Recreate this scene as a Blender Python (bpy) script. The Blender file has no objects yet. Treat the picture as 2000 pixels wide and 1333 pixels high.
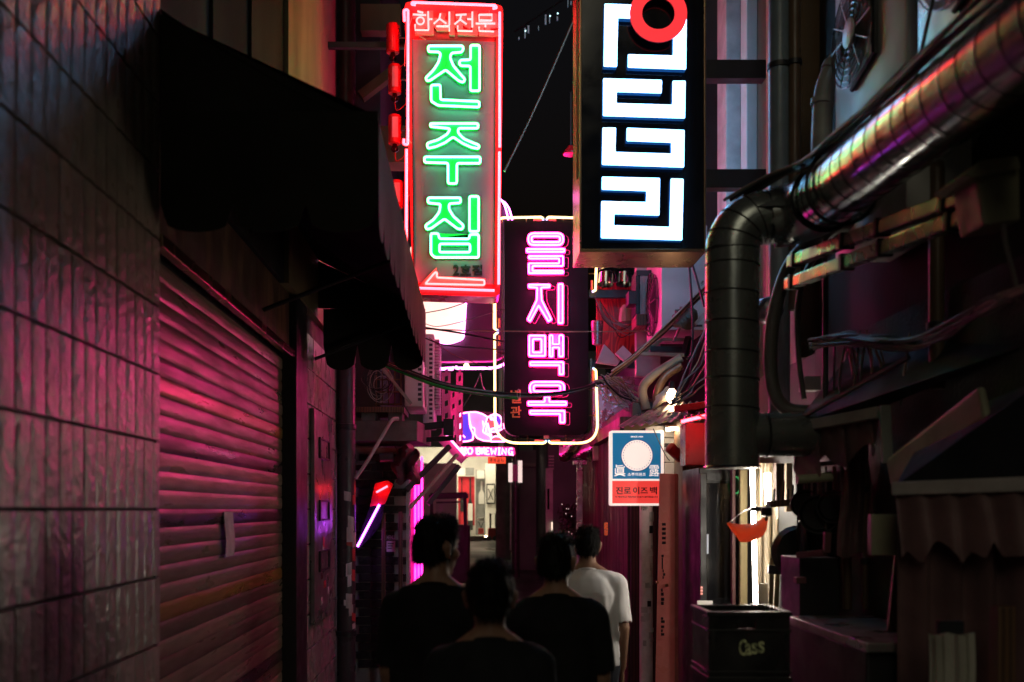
import bpy, bmesh, math, random
from mathutils import Vector, Matrix, noise as mnoise
from mathutils.geometry import tessellate_polygon

random.seed(7)
SC = bpy.context.scene
COL = SC.collection
PI = math.pi
V = Vector

# ------------------------------------------------------------------ camera
F = 2000 * 35 / 36.0          # focal length in photo pixels (35 mm lens)
VX, VY, EYE = 925.0, 995.0, 1.80
cam_d = bpy.data.cameras.new('camera')
cam = bpy.data.objects.new('camera', cam_d)
COL.objects.link(cam)
cam.location = (0, 0, EYE)
cam.rotation_euler = (math.radians(90), 0, 0)
cam_d.sensor_width = 36
cam_d.lens = 35
cam_d.shift_x = (1000 - VX) / 2000
cam_d.shift_y = (VY - 666.5) / 2000
cam_d.clip_start = 0.05
cam_d.clip_end = 1000
cam_d.dof.use_dof = True
cam_d.dof.focus_distance = 8.8
cam_d.dof.aperture_fstop = 1.8
SC.camera = cam

# ------------------------------------------------------------------ night sky, exposure
world = bpy.data.worlds.new('World')
SC.world = world
world.use_nodes = True
wn = world.node_tree
bg = wn.nodes['Background']
sky = wn.nodes.new('ShaderNodeTexSky')
sky.sky_type = 'NISHITA'
sky.sun_disc = False
sky.sun_elevation = math.radians(-4.0)
sky.sun_rotation = math.radians(189)
wn.links.new(sky.outputs[0], bg.inputs[0])
bg.inputs[1].default_value = 0.09
# one very dim, broad lamp: the city glow that falls down the alley from behind
sun_d = bpy.data.lights.new('night_glow', 'SUN'); sun_d.energy = .085; sun_d.angle = math.radians(30); sun_d.color = (1, .92, .68)
sun = bpy.data.objects.new('night_glow', sun_d); COL.objects.link(sun)
sun.rotation_euler = Vector((.16, 1, -.62)).to_track_quat('-Z', 'Y').to_euler()
SC.view_settings.view_transform = 'Standard'
SC.view_settings.look = 'None'
SC.view_settings.exposure = 1.5
SC.view_settings.gamma = 1.0
SC.view_settings.use_curve_mapping = False
SC.render.engine = 'CYCLES'
SC.cycles.use_denoising = True
SC.cycles.max_bounces = 5
SC.cycles.diffuse_bounces = 2
SC.cycles.glossy_bounces = 3
SC.cycles.transmission_bounces = 4
SC.cycles.use_adaptive_sampling = True
SC.cycles.adaptive_threshold = .025
SC.cycles.caustics_reflective = True
SC.cycles.sample_clamp_indirect = 6.0
SC.cycles.sample_clamp_direct = 0.0

# ------------------------------------------------------------------ helpers
def P(px, py, Y):
    """photo position at depth Y -> world point"""
    return V(((px - VX) * Y / F, Y, EYE + (VY - py) * Y / F))

def zoomer(x0, y0, k):
    return lambda x, y: (x0 + x / k, y0 + y / k)

ORIGIN = {}

class MB:
    def __init__(s):
        s.v = []; s.f = []
    def quad(s, a, b, c, d):
        n = len(s.v); s.v += [V(a), V(b), V(c), V(d)]; s.f.append((n, n+1, n+2, n+3)); return s
    def poly(s, pts):
        n = len(s.v); s.v += [V(p) for p in pts]; s.f.append(tuple(range(n, n+len(pts)))); return s
    def hexa(s, p):
        n = len(s.v); s.v += [V(q) for q in p]
        for q in ((0,3,2,1),(4,5,6,7),(0,1,5,4),(1,2,6,5),(2,3,7,6),(3,0,4,7)):
            s.f.append(tuple(n+i for i in q))
        return s
    def box(s, x0, x1, y0, y1, z0, z1):
        return s.hexa([(x0,y0,z0),(x1,y0,z0),(x1,y1,z0),(x0,y1,z0),(x0,y0,z1),(x1,y0,z1),(x1,y1,z1),(x0,y1,z1)])
    def bar(s, p, q, w, h, up=(0,0,1)):
        p = V(p); q = V(q); d = (q-p).normalized(); up = V(up)
        sd = d.cross(up)
        if sd.length < 1e-4: sd = d.cross(V((0,1,0)))
        sd.normalize(); u = sd.cross(d)
        a = sd*w/2; b = u*h/2
        return s.hexa([p-a-b, p+a-b, q+a-b, q-a-b, p-a+b, p+a+b, q+a+b, q-a+b])
    def pbox(s, x0, y0, x1, y1, Y, d):
        """box whose front face covers photo rect at depth Y, thickness d going back"""
        a = P(x0, y1, Y); b = P(x1, y0, Y)
        return s.box(a.x, b.x, Y, Y+d, a.z, b.z)
    def tube(s, pts, r, seg=8, closed=False, caps=True):
        pts = [V(p) for p in pts]
        out = [pts[0]]
        for p in pts[1:]:
            if (p-out[-1]).length > 1e-5: out.append(p)
        if closed and (out[0]-out[-1]).length < 1e-5: out.pop()
        pts = out; n = len(pts)
        if n < 2: return s
        rad = (lambda i: r[min(i, len(r)-1)]) if isinstance(r, (list, tuple)) else (lambda i: r)
        T = []
        for i in range(n):
            a = pts[i-1] if (closed or i > 0) else pts[i]
            b = pts[(i+1) % n] if (closed or i < n-1) else pts[i]
            d = (b-a)
            if d.length < 1e-6: d = pts[(i+1) % n]-pts[i]
            T.append(d.normalized())
        ref = V((0,0,1)) if abs(T[0].z) < .9 else V((0,1,0))
        u = T[0].cross(ref).normalized()
        base = len(s.v); rings = []
        for i in range(n):
            if i > 0:
                u = u - T[i]*u.dot(T[i])
                if u.length < 1e-5: u = T[i].orthogonal()
                u.normalize()
            w = T[i].cross(u)
            k = 1.0
            if 0 < i < n-1 or closed:
                c = T[i].dot((pts[(i+1) % n]-pts[i]).normalized())
                k = 1/max(c, .55)
            rr = rad(i)*min(k, 1.35)
            rings.append(len(s.v))
            for j in range(seg):
                t = 2*PI*j/seg
                s.v.append(pts[i] + u*math.cos(t)*rr + w*math.sin(t)*rr)
        m = n if closed else n-1
        for i in range(m):
            a = rings[i]; b = rings[(i+1) % n]
            off = 0
            if closed and i == n-1:
                best = None
                for o in range(seg):
                    dd = (s.v[a]-s.v[b+o]).length
                    if best is None or dd < best: best = dd; off = o
            for j in range(seg):
                s.f.append((a+j, a+(j+1) % seg, b+(j+1+off) % seg, b+(j+off) % seg))
        if caps and not closed:
            s.f.append(tuple(rings[0]+j for j in range(seg))[::-1])
            s.f.append(tuple(rings[-1]+j for j in range(seg)))
        return s
    def prism(s, pts, d, hole=None):
        """polygon (list of 3D points) extruded by vector d"""
        pts = [V(p) for p in pts]; d = V(d); n = len(pts)
        polys = [pts] + ([[V(q) for q in hole]] if hole else [])
        tri = tessellate_polygon(polys)
        allp = [p for q in polys for p in q]; N = len(allp)
        b = len(s.v); s.v += allp + [p+d for p in allp]
        nrm = None
        for t in tri:
            t = tuple(t)
            nn = (allp[t[1]]-allp[t[0]]).cross(allp[t[2]]-allp[t[0]])
            if nn.dot(d) > 0: t = t[::-1]
            s.f.append(tuple(b+i for i in t)); s.f.append(tuple(b+N+i for i in t[::-1]))
        st = 0
        for q in polys:
            m = len(q)
            for i in range(m):
                j = (i+1) % m
                s.f.append((b+st+i, b+st+j, b+N+st+j, b+N+st+i))
            st += m
        return s
    def lathe(s, o, axis, prof, seg=20):
        o = V(o); ax = V(axis).normalized(); u = ax.orthogonal().normalized(); w = ax.cross(u)
        rings = []
        for r, h in prof:
            rings.append(len(s.v))
            for j in range(seg):
                t = 2*PI*j/seg
                s.v.append(o+ax*h+(u*math.cos(t)+w*math.sin(t))*max(r, 1e-4))
        for a, b in zip(rings, rings[1:]):
            for j in range(seg):
                s.f.append((a+j, a+(j+1) % seg, b+(j+1) % seg, b+j))
        s.f.append(tuple(rings[0]+j for j in range(seg))[::-1])
        s.f.append(tuple(rings[-1]+j for j in range(seg)))
        return s
    def grid(s, fn, nu, nv):
        b = len(s.v)
        for j in range(nv+1):
            for i in range(nu+1):
                s.v.append(V(fn(i/nu, j/nv)))
        for j in range(nv):
            for i in range(nu):
                a = b+j*(nu+1)+i
                s.f.append((a, a+1, a+nu+2, a+nu+1))
        return s
    def mesh(s, name, org, bevel=0, smooth=None, thick=0):
        me = bpy.data.meshes.new(name)
        me.from_pydata([tuple(p-org) for p in s.v], [], s.f)
        bm = bmesh.new(); bm.from_mesh(me)
        if thick:
            bmesh.ops.solidify(bm, geom=bm.faces[:], thickness=thick)
        bmesh.ops.recalc_face_normals(bm, faces=bm.faces[:])
        if bevel:
            ed = [e for e in bm.edges if len(e.link_faces) == 2 and e.calc_face_angle(0) > .5]
            bmesh.ops.bevel(bm, geom=ed, offset=bevel, segments=2, affect='EDGES', profile=.6, clamp_overlap=True)
        bm.to_mesh(me); bm.free()
        if smooth is not None:
            me.polygons.foreach_set('use_smooth', [True]*len(me.polygons))
            me.set_sharp_from_angle(angle=math.radians(smooth))
        return me
    def build(s, name, mat, parent=None, bevel=0, smooth=None, thick=0, base=False):
        xs = [p.x for p in s.v]; ys = [p.y for p in s.v]; zs = [p.z for p in s.v]
        org = V(((min(xs)+max(xs))/2, (min(ys)+max(ys))/2, min(zs) if parent is None else (min(zs)+max(zs))/2))
        me = s.mesh(name, org, bevel, smooth, thick)
        return put(name, me, mat, org, parent)

def put(name, me, mat, org, parent=None):
    o = bpy.data.objects.new(name, me)
    if mat is not None and not me.materials: me.materials.append(mat)
    COL.objects.link(o)
    org = V(org)
    ORIGIN[o.name] = org
    if parent is not None:
        o.parent = parent
        o.location = org - ORIGIN[parent.name]
    else:
        o.location = org
    return o

def thing(name, label, cat, loc, group=None):
    o = bpy.data.objects.new(name, None)
    COL.objects.link(o); o.location = loc; o.empty_display_size = .1
    ORIGIN[o.name] = V(loc)
    return tag(o, label, cat, group)

def tag(o, label, cat, group=None, kind=None):
    if label: o['label'] = label
    if cat: o['category'] = cat
    if group: o['group'] = group
    if kind: o['kind'] = kind
    return o

def fillet(pts, r, closed=True, n=4):
    pts = [V((p[0], p[1])) for p in pts]; N = len(pts); out = []
    for i in range(N):
        if not closed and i in (0, N-1): out.append(pts[i]); continue
        a = pts[i-1]; b = pts[i]; c = pts[(i+1) % N]
        d1 = a-b; d2 = c-b
        k = min(r, d1.length*.48, d2.length*.48)
        p = b+d1.normalized()*k; q = b+d2.normalized()*k
        for t in range(n+1):
            t /= n
            out.append(p*(1-t)**2 + b*2*t*(1-t) + q*t*t)
    return out

def offset(pts, d):
    """grow a polygon outwards by d (image coordinates)"""
    pts = [V((p[0], p[1])) for p in pts]; N = len(pts)
    area = sum(pts[i].x*pts[(i+1) % N].y - pts[(i+1) % N].x*pts[i].y for i in range(N))
    sg = 1 if area > 0 else -1
    out = []
    for i in range(N):
        a = pts[i-1]; b = pts[i]; c = pts[(i+1) % N]
        e1 = (b-a).normalized(); e2 = (c-b).normalized()
        n1 = V((e1.y, -e1.x))*sg; n2 = V((e2.y, -e2.x))*sg
        m = n1+n2
        if m.length < 1e-3: m = n1
        m.normalize()
        k = d/max(m.dot(n1), .5)
        out.append(b+m*k)
    return out

def pp(pts, Y, zf=None):
    out = []
    for p in pts:
        q = zf(p[0], p[1]) if zf else p
        out.append(P(q[0], q[1], Y))
    return out

def catenary(a, b, sag, n=16, jit=0, seed=0):
    a = V(a); b = V(b); out = []; rnd = random.Random(seed)
    for i in range(n+1):
        t = i/n
        p = a.lerp(b, t); p.z -= sag*4*t*(1-t)
        if 0 < i < n: p += V((rnd.uniform(-1, 1), rnd.uniform(-1, 1), rnd.uniform(-1, 1)))*jit
        out.append(p)
    return out

def spline(pts, n=6):
    pts = [V(p) for p in pts]
    if len(pts) < 3: return pts
    q = [pts[0]*2-pts[1]]+pts+[pts[-1]*2-pts[-2]]; out = []
    for i in range(1, len(q)-2):
        for k in range(n):
            t = k/n
            p0, p1, p2, p3 = q[i-1], q[i], q[i+1], q[i+2]
            out.append(.5*((2*p1)+(p2-p0)*t+(2*p0-5*p1+4*p2-p3)*t*t+(3*p1-p0-3*p2+p3)*t**3))
    out.append(pts[-1])
    return out

def text_mb(body, x0, y0, x1, y1, Y, ext=.004, bold=0.0, squash=True):
    """lettering fitted to a photo rect at depth Y, facing the camera side (-Y)"""
    cu = bpy.data.curves.new('t', 'FONT'); cu.body = body; cu.size = 1; cu.offset = bold
    cu.resolution_u = 3
    ob = bpy.data.objects.new('t', cu); COL.objects.link(ob)
    dg = bpy.context.evaluated_depsgraph_get()
    me = bpy.data.meshes.new_from_object(ob.evaluated_get(dg))
    m = MB()
    if len(me.vertices):
        xs = [v.co.x for v in me.vertices]; ys = [v.co.y for v in me.vertices]
        a0, a1, b0, b1 = min(xs), max(xs), min(ys), max(ys)
        A = P(x0, y1, Y); B = P(x1, y0, Y)
        sx = (B.x-A.x)/max(a1-a0, 1e-6); sz = (B.z-A.z)/max(b1-b0, 1e-6)
        fr = [V((A.x+(v.co.x-a0)*sx, Y-ext, A.z+(v.co.y-b0)*sz)) for v in me.vertices]
        n = len(fr)
        m.v = fr+[p+V((0, ext, 0)) for p in fr]
        cnt = {}
        for p in me.polygons:
            vs = tuple(p.vertices); m.f.append(vs)
            for i in range(len(vs)):
                e = (vs[i], vs[(i+1) % len(vs)]); cnt[e] = 1
        for (a, b) in list(cnt):
            if (b, a) not in cnt: m.f.append((a, b, b+n, a+n))
    bpy.data.objects.remove(ob); bpy.data.meshes.remove(me); bpy.data.curves.remove(cu)
    return m

# ------------------------------------------------------------------ materials
def N(nt, t, **kw):
    n = nt.nodes.new(t)
    for k, v in kw.items(): setattr(n, k, v)
    return n

def pmat(name, col, col2=None, rough=.6, metal=0.0, scale=6, bump=.15, bscale=60, rvar=.15, spec=.5,
         stretch=(1, 1, 1), rand=.0, coat=0, detail=5, mix=(.35, .65), wave=None, contour=0, aniso=0, trans=0):
    m = bpy.data.materials.new(name); m.use_nodes = True
    nt = m.node_tree; L = nt.links; b = nt.nodes['Principled BSDF']
    col2 = col2 or tuple(c*.72 for c in col)
    tc = N(nt, 'ShaderNodeTexCoord'); oi = N(nt, 'ShaderNodeObjectInfo')
    add = N(nt, 'ShaderNodeVectorMath', operation='MULTIPLY_ADD')
    cmb = N(nt, 'ShaderNodeCombineXYZ')
    for i in range(3): L.new(oi.outputs['Random'], cmb.inputs[i])
    L.new(cmb.outputs[0], add.inputs[0]); add.inputs[1].default_value = (37, 53, 71)
    L.new(tc.outputs['Object'], add.inputs[2])
    mp = N(nt, 'ShaderNodeMapping'); mp.inputs['Scale'].default_value = stretch
    L.new(add.outputs[0], mp.inputs[0])
    n1 = N(nt, 'ShaderNodeTexNoise'); n1.inputs['Scale'].default_value = scale; n1.inputs['Detail'].default_value = detail
    L.new(mp.outputs[0], n1.inputs['Vector'])
    rp = N(nt, 'ShaderNodeMapRange'); rp.inputs[1].default_value = mix[0]; rp.inputs[2].default_value = mix[1]
    src = n1.outputs[0]
    if wave:
        wv = N(nt, 'ShaderNodeTexWave'); wv.wave_type = 'BANDS'; wv.bands_direction = wave[3] if len(wave) > 3 else 'Z'
        wv.inputs['Scale'].default_value = wave[0]; wv.inputs['Distortion'].default_value = wave[1]
        wv.inputs['Detail'].default_value = 3; wv.inputs['Detail Scale'].default_value = wave[2]
        L.new(mp.outputs[0], wv.inputs['Vector']); src = wv.outputs[1]
    if contour:
        ml = N(nt, 'ShaderNodeMath', operation='MULTIPLY'); ml.inputs[1].default_value = contour; L.new(n1.outputs[0], ml.inputs[0])
        fr = N(nt, 'ShaderNodeMath', operation='PINGPONG'); fr.inputs[1].default_value = 1.0; L.new(ml.outputs[0], fr.inputs[0]); src = fr.outputs[0]
    L.new(src, rp.inputs[0])
    mx = N(nt, 'ShaderNodeMix', data_type='RGBA')
    mx.inputs[6].default_value = (*col, 1); mx.inputs[7].default_value = (*col2, 1)
    L.new(rp.outputs[0], mx.inputs[0])
    out = mx.outputs[2]
    if rand:
        hs = N(nt, 'ShaderNodeHueSaturation')
        mr = N(nt, 'ShaderNodeMapRange'); mr.inputs[3].default_value = 1-rand; mr.inputs[4].default_value = 1+rand
        L.new(oi.outputs['Random'], mr.inputs[0]); L.new(mr.outputs[0], hs.inputs['Value']); L.new(out, hs.inputs['Color'])
        out = hs.outputs[0]
    L.new(out, b.inputs['Base Color'])
    b.inputs['Metallic'].default_value = metal
    b.inputs['Specular IOR Level'].default_value = spec
    if coat: b.inputs['Coat Weight'].default_value = coat; b.inputs['Coat Roughness'].default_value = .3; b.inputs['Coat IOR'].default_value = 1.7
    if trans: b.inputs['Transmission Weight'].default_value = trans
    n2 = N(nt, 'ShaderNodeTexNoise'); n2.inputs['Scale'].default_value = bscale; n2.inputs['Detail'].default_value = 4
    L.new(mp.outputs[0], n2.inputs['Vector'])
    r2 = N(nt, 'ShaderNodeMapRange'); r2.inputs[1].default_value = .3; r2.inputs[2].default_value = .7
    r2.inputs[3].default_value = max(rough-rvar, .02); r2.inputs[4].default_value = min(rough+rvar, 1)
    L.new(n1.outputs[0], r2.inputs[0]); L.new(r2.outputs[0], b.inputs['Roughness'])
    if bump:
        bp = N(nt, 'ShaderNodeBump'); bp.inputs['Strength'].default_value = bump; bp.inputs['Distance'].default_value = .01
        L.new(n2.outputs[0], bp.inputs['Height']); L.new(bp.outputs[0], b.inputs['Normal'])
    return m

def neon(name, col, s):
    m = bpy.data.materials.new(name); m.use_nodes = True
    nt = m.node_tree; b = nt.nodes['Principled BSDF']
    b.inputs['Base Color'].default_value = (.6, .6, .6, 1); b.inputs['Roughness'].default_value = .2
    b.inputs['Emission Color'].default_value = (*col, 1); b.inputs['Emission Strength'].default_value = s
    return m

def litpaint(name, col, s, rough=.35):
    """printed face of a back-lit sign"""
    m = neon(name, col, s/2.83); b = m.node_tree.nodes['Principled BSDF']
    b.inputs['Base Color'].default_value = (*[min(c*.8, .8) for c in col], 1); b.inputs['Roughness'].default_value = rough
    return m

M = {}
M['red_neon'] = neon('red neon glass', (1, .02, .03), 10.0)
M['redw_neon'] = neon('pale red neon glass', (1, .05, .05), 5.0)
M['green_neon'] = neon('green neon glass', (.09, 1, .36), 4.2)
M['pink_neon'] = neon('pink neon glass', (1, .018, .26), 19.0)
M['violet_neon'] = neon('violet neon glass', (.95, .14, .75), 5.0)
M['magenta_neon'] = neon('magenta neon glass', (1, .018, .46), 3.8)
M['purple_neon'] = neon('purple neon glass', (.55, .06, 1), 8.0)
M['yellow_neon'] = neon('pale yellow neon glass', (1, .60, .20), 1.7)
M['electrode'] = neon('blue electrode glow', (.15, .55, 1), .7)
M['brew_neon'] = neon('pink white neon glass', (1, .16, .45), 2.6)
M['white_led'] = litpaint('white led letter face', (.22, .56, 1), 9.0)
M['red_led'] = litpaint('red led ring face', (1, .035, .045), 1.0)
M['blue_edge'] = litpaint('blue translucent letter side', (.02, .16, .55), .35)
M['fluor'] = neon('white fluorescent tube', (1, .90, .76), 26)
M['canopy_tube'] = neon('warm canopy tube glass', (1, .74, .46), 45)
M['warm_bulb'] = neon('warm lamp glass', (1, .66, .36), 10)
M['shop_light'] = neon('shop ceiling lamp', (1, .84, .62), 9.0)
M['lit_cream'] = litpaint('back lit cream sign face', (1, .82, .62), 1.25)
M['lit_white'] = litpaint('back lit white sign face', (1, .83, .74), .85)
M['lit_blue'] = litpaint('back lit blue print', (.005, .17, .37), .62)
M['lit_navy'] = litpaint('back lit navy print', (.01, .04, .22), .5)
M['lit_red'] = litpaint('back lit red print', (1, .06, .05), .75)
M['lit_black'] = litpaint('black print', (.012, .006, .008), .2)
M['lit_orange'] = litpaint('orange lit sign', (1, .16, .04), .45)
M['lit_figblue'] = litpaint('blue figure acrylic', (.06, .05, .75), .75)
M['lit_figpink'] = litpaint('pink figure acrylic', (1, .36, .68), .75)
M['lit_figred'] = litpaint('red figure acrylic', (1, .12, .10), .7)
M['lit_figskin'] = litpaint('peach figure acrylic', (1, .5, .4), .7)
M['cyan_light'] = neon('cyan string light', (.08, .55, .9), .035)
M['cyan_dot'] = neon('cyan white point light', (.5, .95, 1), 1.0)
M['screen_blue'] = neon('blue display', (.03, .25, .9), .05)
M['red_led_small'] = neon('red digit display', (1, .1, .03), .3)
M['green_lamp'] = neon('green indicator', (.05, 1, .25), .1)

M['tile'] = pmat('grey ribbed wall tile', (.42, .35, .26), (.28, .23, .17), rough=.33, bump=.9, bscale=26, rvar=.09, rand=.08, spec=1.0, scale=7)
M['tile_flat'] = pmat('grey flat wall tile', (.30, .28, .25), (.21, .19, .17), rough=.30, bump=.3, bscale=40, rvar=.1, rand=.08)
M['mortar'] = pmat('dark mortar', (.09, .085, .08), rough=.9, bump=.3)
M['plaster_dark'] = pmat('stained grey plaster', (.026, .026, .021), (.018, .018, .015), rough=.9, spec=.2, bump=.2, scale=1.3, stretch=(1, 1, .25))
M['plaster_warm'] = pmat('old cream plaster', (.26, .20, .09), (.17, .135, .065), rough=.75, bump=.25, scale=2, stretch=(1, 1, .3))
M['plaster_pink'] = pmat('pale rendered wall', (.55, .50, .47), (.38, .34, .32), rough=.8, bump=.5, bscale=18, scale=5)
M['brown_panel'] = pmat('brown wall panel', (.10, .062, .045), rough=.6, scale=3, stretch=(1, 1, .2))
M['steel_slat'] = pmat('pale painted shutter steel', (.30, .23, .16), (.17, .13, .09), rough=.38, metal=.25, bump=.15, rvar=.14, stretch=(1, .12, 1), scale=14, rand=.42)
M['steel_slat_ochre'] = pmat('ochre painted shutter steel', (.42, .24, .06), (.28, .16, .05), rough=.34, metal=.35, bump=.05, stretch=(1, .12, 1), scale=14)
M['steel_slat_dark'] = pmat('dark shutter steel', (.10, .075, .075), (.07, .05, .05), rough=.34, metal=.4, bump=.05, stretch=(1, .12, 1), scale=14)
M['black_steel'] = pmat('black painted steel', (.018, .018, .02), rough=.45, bump=.06)
M['black_gloss'] = pmat('black gloss panel', (.010, .010, .012), (.008, .008, .01), rough=.12, rvar=.04, bump=.0)
M['sign_black'] = pmat('black satin sign face', (.006, .0055, .006), (.005, .0045, .005), rough=.45, spec=.12, rvar=.05, bump=.02)
M['canvas_black'] = pmat('black awning canvas', (.026, .024, .019), (.017, .016, .013), rough=.95, bump=.35, bscale=140, scale=2, spec=.2)
M['grey_metal'] = pmat('worn grey metal', (.30, .29, .28), (.2, .19, .18), rough=.35, metal=.7, bump=.08, scale=5)
M['bronze'] = pmat('brushed bronze trim', (.36, .23, .14), (.30, .19, .11), rough=.26, metal=1, bump=.02, rvar=.05, stretch=(1, 1, .3), scale=3)
M['duct'] = pmat('galvanised duct steel', (.58, .62, .62), (.42, .46, .46), rough=.20, metal=1, bump=.22, bscale=5, rvar=.09, scale=9)
M['duct_dark'] = pmat('dull duct steel', (.36, .38, .36), (.24, .26, .24), rough=.27, metal=.72, bump=.2, bscale=5, rvar=.08, scale=6)
M['seam'] = pmat('dark duct seam', (.09, .09, .09), rough=.5, metal=.8)
M['pipe_grey'] = pmat('grey blue drain pipe', (.20, .25, .28), (.15, .19, .21), rough=.4, bump=.06)
M['pipe_dark'] = pmat('dark drain pipe', (.055, .048, .05), rough=.35, bump=.08)
M['pipe_brown'] = pmat('brown pipe', (.16, .10, .06), rough=.4, bump=.05)
M['pvc'] = pmat('dirty pale plastic pipe', (.36, .36, .32), (.25, .25, .22), rough=.5, bump=.05)
M['ac_white'] = pmat('aged white appliance paint', (.62, .62, .60), (.50, .49, .46), rough=.42, bump=.04, scale=3)
M['ac_grille'] = pmat('dark appliance grille', (.035, .038, .04), rough=.5, bump=0)
M['dark_wall'] = pmat('sooty wall', (.045, .04, .036), (.025, .022, .02), rough=.85, bump=.5, scale=3)
M['concrete'] = pmat('grimy concrete', (.16, .14, .12), (.09, .08, .07), rough=.85, bump=.4, scale=4)
M['wood_red'] = pmat('red stained plywood', (.42, .035, .03), (.20, .015, .018), rough=.5, bump=.1, contour=26, scale=2.2, detail=1.5, stretch=(2.4, 1, .55), mix=(.35, .6))
M['wood_dark'] = pmat('dark maroon boards', (.085, .022, .02), (.04, .012, .012), rough=.55, bump=.15, wave=(3, 5, 2, 'X'), stretch=(3, 1, .3))
M['wood_brown'] = pmat('brown timber', (.14, .07, .035), (.07, .035, .02), rough=.55, bump=.15, wave=(4, 4, 2, 'X'), stretch=(3, 1, .25))
M['brick_black'] = pmat('black glazed brick', (.022, .018, .018), (.035, .028, .028), rough=.3, bump=.25, bscale=30, rand=.3)
M['mortar_pale'] = pmat('brick mortar', (.32, .28, .26), rough=.9, bump=.3)
M['asphalt'] = pmat('wet patched asphalt', (.055, .052, .05), (.03, .03, .03), rough=.5, bump=.5, bscale=25, scale=.8, rvar=.25)
M['cable_black'] = pmat('black cable sheath', (.016, .016, .017), rough=.45, bump=0)
M['cable_grey'] = pmat('grey cable sheath', (.24, .22, .2), rough=.5, bump=0)
M['cable_pale'] = pmat('pale cable sheath', (.5, .46, .40), rough=.5, bump=0)
M['cable_green'] = pmat('green cable sheath', (.02, .42, .06), rough=.4, bump=0)
M['cable_brown'] = pmat('brown steel wire', (.30, .17, .10), rough=.4, metal=.5, bump=0)
M['red_enamel'] = pmat('red enamelled steel', (.62, .03, .04), (.5, .02, .03), rough=.3, bump=.02)
M['face_grey'] = pmat('pale grey sign face', (.26, .19, .25), (.22, .16, .21), rough=.3, bump=.02, rvar=.06, scale=2)
M['green_back'] = pmat('green letter enamel', (.015, .62, .08), (.01, .52, .06), rough=.32, bump=.02)
M['salmon_back'] = pmat('salmon letter enamel', (.85, .30, .26), (.75, .22, .2), rough=.35, bump=.02)
M['pink_back'] = pmat('pink letter enamel', (.85, .32, .42), (.8, .26, .36), rough=.35, bump=.02)
M['print_black'] = pmat('black print', (.008, .007, .008), rough=.5, bump=0)
M['gold'] = pmat('gold lettering', (.62, .36, .08), (.5, .28, .06), rough=.4, metal=.5, bump=0)
M['ghost'] = pmat('painted pink tube reflection', (.30, .06, .16), rough=.25, bump=0)  # colour for thin tubes that imitate the pink neon's reflection in its board
M['ghost_green'] = pmat('painted tan tube reflection', (.42, .30, .22), rough=.2, bump=0)  # colour for thin tubes that imitate the green neon's reflection in its face
M['glass_tube'] = pmat('amber electrode sleeve', (.55, .27, .08), rough=.3, bump=0)
M['paper'] = pmat('aged paper', (.55, .52, .47), (.38, .35, .32), rough=.8, bump=.1, scale=9)
M['paper_red'] = pmat('red sticker', (.5, .06, .05), rough=.6, bump=0)
M['paper_blue'] = pmat('blue sticker', (.06, .12, .4), rough=.6, bump=0)
M['paper_yellow'] = pmat('yellow sticker', (.6, .42, .06), rough=.6, bump=0)
M['label_white'] = pmat('white printed label', (.75, .72, .7), rough=.6, bump=0)
M['post_white'] = pmat('chipped white pole', (.78, .72, .68), (.6, .54, .5), rough=.5, bump=.2, scale=10)
M['foil'] = pmat('crumpled foil', (.6, .5, .55), (.4, .32, .36), rough=.3, metal=.9, bump=.9, bscale=14)
M['tan_fabric'] = pmat('tan cloth', (.42, .33, .22), (.3, .22, .15), rough=.85, bump=.3)
M['towel'] = pmat('pale towel', (.52, .50, .42), (.4, .38, .32), rough=.95, bump=.5, bscale=160)
M['maroon_fabric'] = pmat('maroon tarpaulin', (.16, .055, .06), (.10, .035, .04), rough=.55, bump=.2)
M['navy_sheet'] = pmat('dark blue awning sheet', (.010, .013, .018), rough=.85, bump=.1)
M['stall_cloth'] = pmat('faded stall cloth', (.20, .11, .11), (.12, .065, .065), rough=.7, bump=.25, scale=4)
M['olive'] = pmat('olive enamel', (.40, .39, .25), (.30, .29, .19), rough=.5, bump=.08)
M['galv'] = pmat('galvanised conduit', (.36, .46, .36), (.27, .35, .27), rough=.3, metal=.85, bump=.05, scale=8)
M['rubber'] = pmat('dusty rubber hose', (.10, .095, .075), (.06, .058, .05), rough=.5, bump=.1)
M['orange_plastic'] = pmat('orange plastic scoop', (.75, .10, .035), (.62, .07, .03), rough=.35, bump=.02)
M['crate'] = pmat('black crate plastic', (.014, .014, .015), (.02, .02, .02), rough=.35, bump=.08)
M['crate_print'] = pmat('pale green crate print', (.75, .80, .42), (.30, .34, .18), rough=.6, bump=0, scale=30, mix=(.45, .6))
M['skin'] = pmat('skin', (.36, .20, .13), (.31, .165, .105), rough=.5, bump=.05, bscale=120, spec=.4)
M['hair'] = pmat('black hair', (.006, .005, .0045), spec=.12, rough=.6, bump=.3, bscale=60, stretch=(1, 1, .2))
M['shirt_black'] = pmat('black cotton', (.013, .013, .014), (.009, .009, .01), rough=.9, bump=.2, bscale=260, spec=.25)
M['shirt_grey'] = pmat('charcoal cotton', (.020, .021, .023), (.014, .015, .017), rough=.9, bump=.2, bscale=260, spec=.25)
M['shirt_white'] = pmat('white cotton', (.86, .84, .84), (.80, .78, .78), rough=.9, bump=.2, bscale=260, spec=.2)
M['denim'] = pmat('dark denim', (.03, .035, .05), rough=.9, bump=.2, bscale=200)
M['shoe'] = pmat('dark shoe', (.02, .02, .02), rough=.5)
M['eye'] = pmat('eye white', (.6, .58, .55), rough=.2, bump=0)
M['wall_night'] = pmat('dark city render', (.10, .10, .10), (.06, .06, .06), rough=.8, bump=.2, scale=1)
M['shop_white'] = pmat('shop white wall', (.72, .69, .62), (.65, .62, .55), rough=.7, bump=.05)
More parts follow.
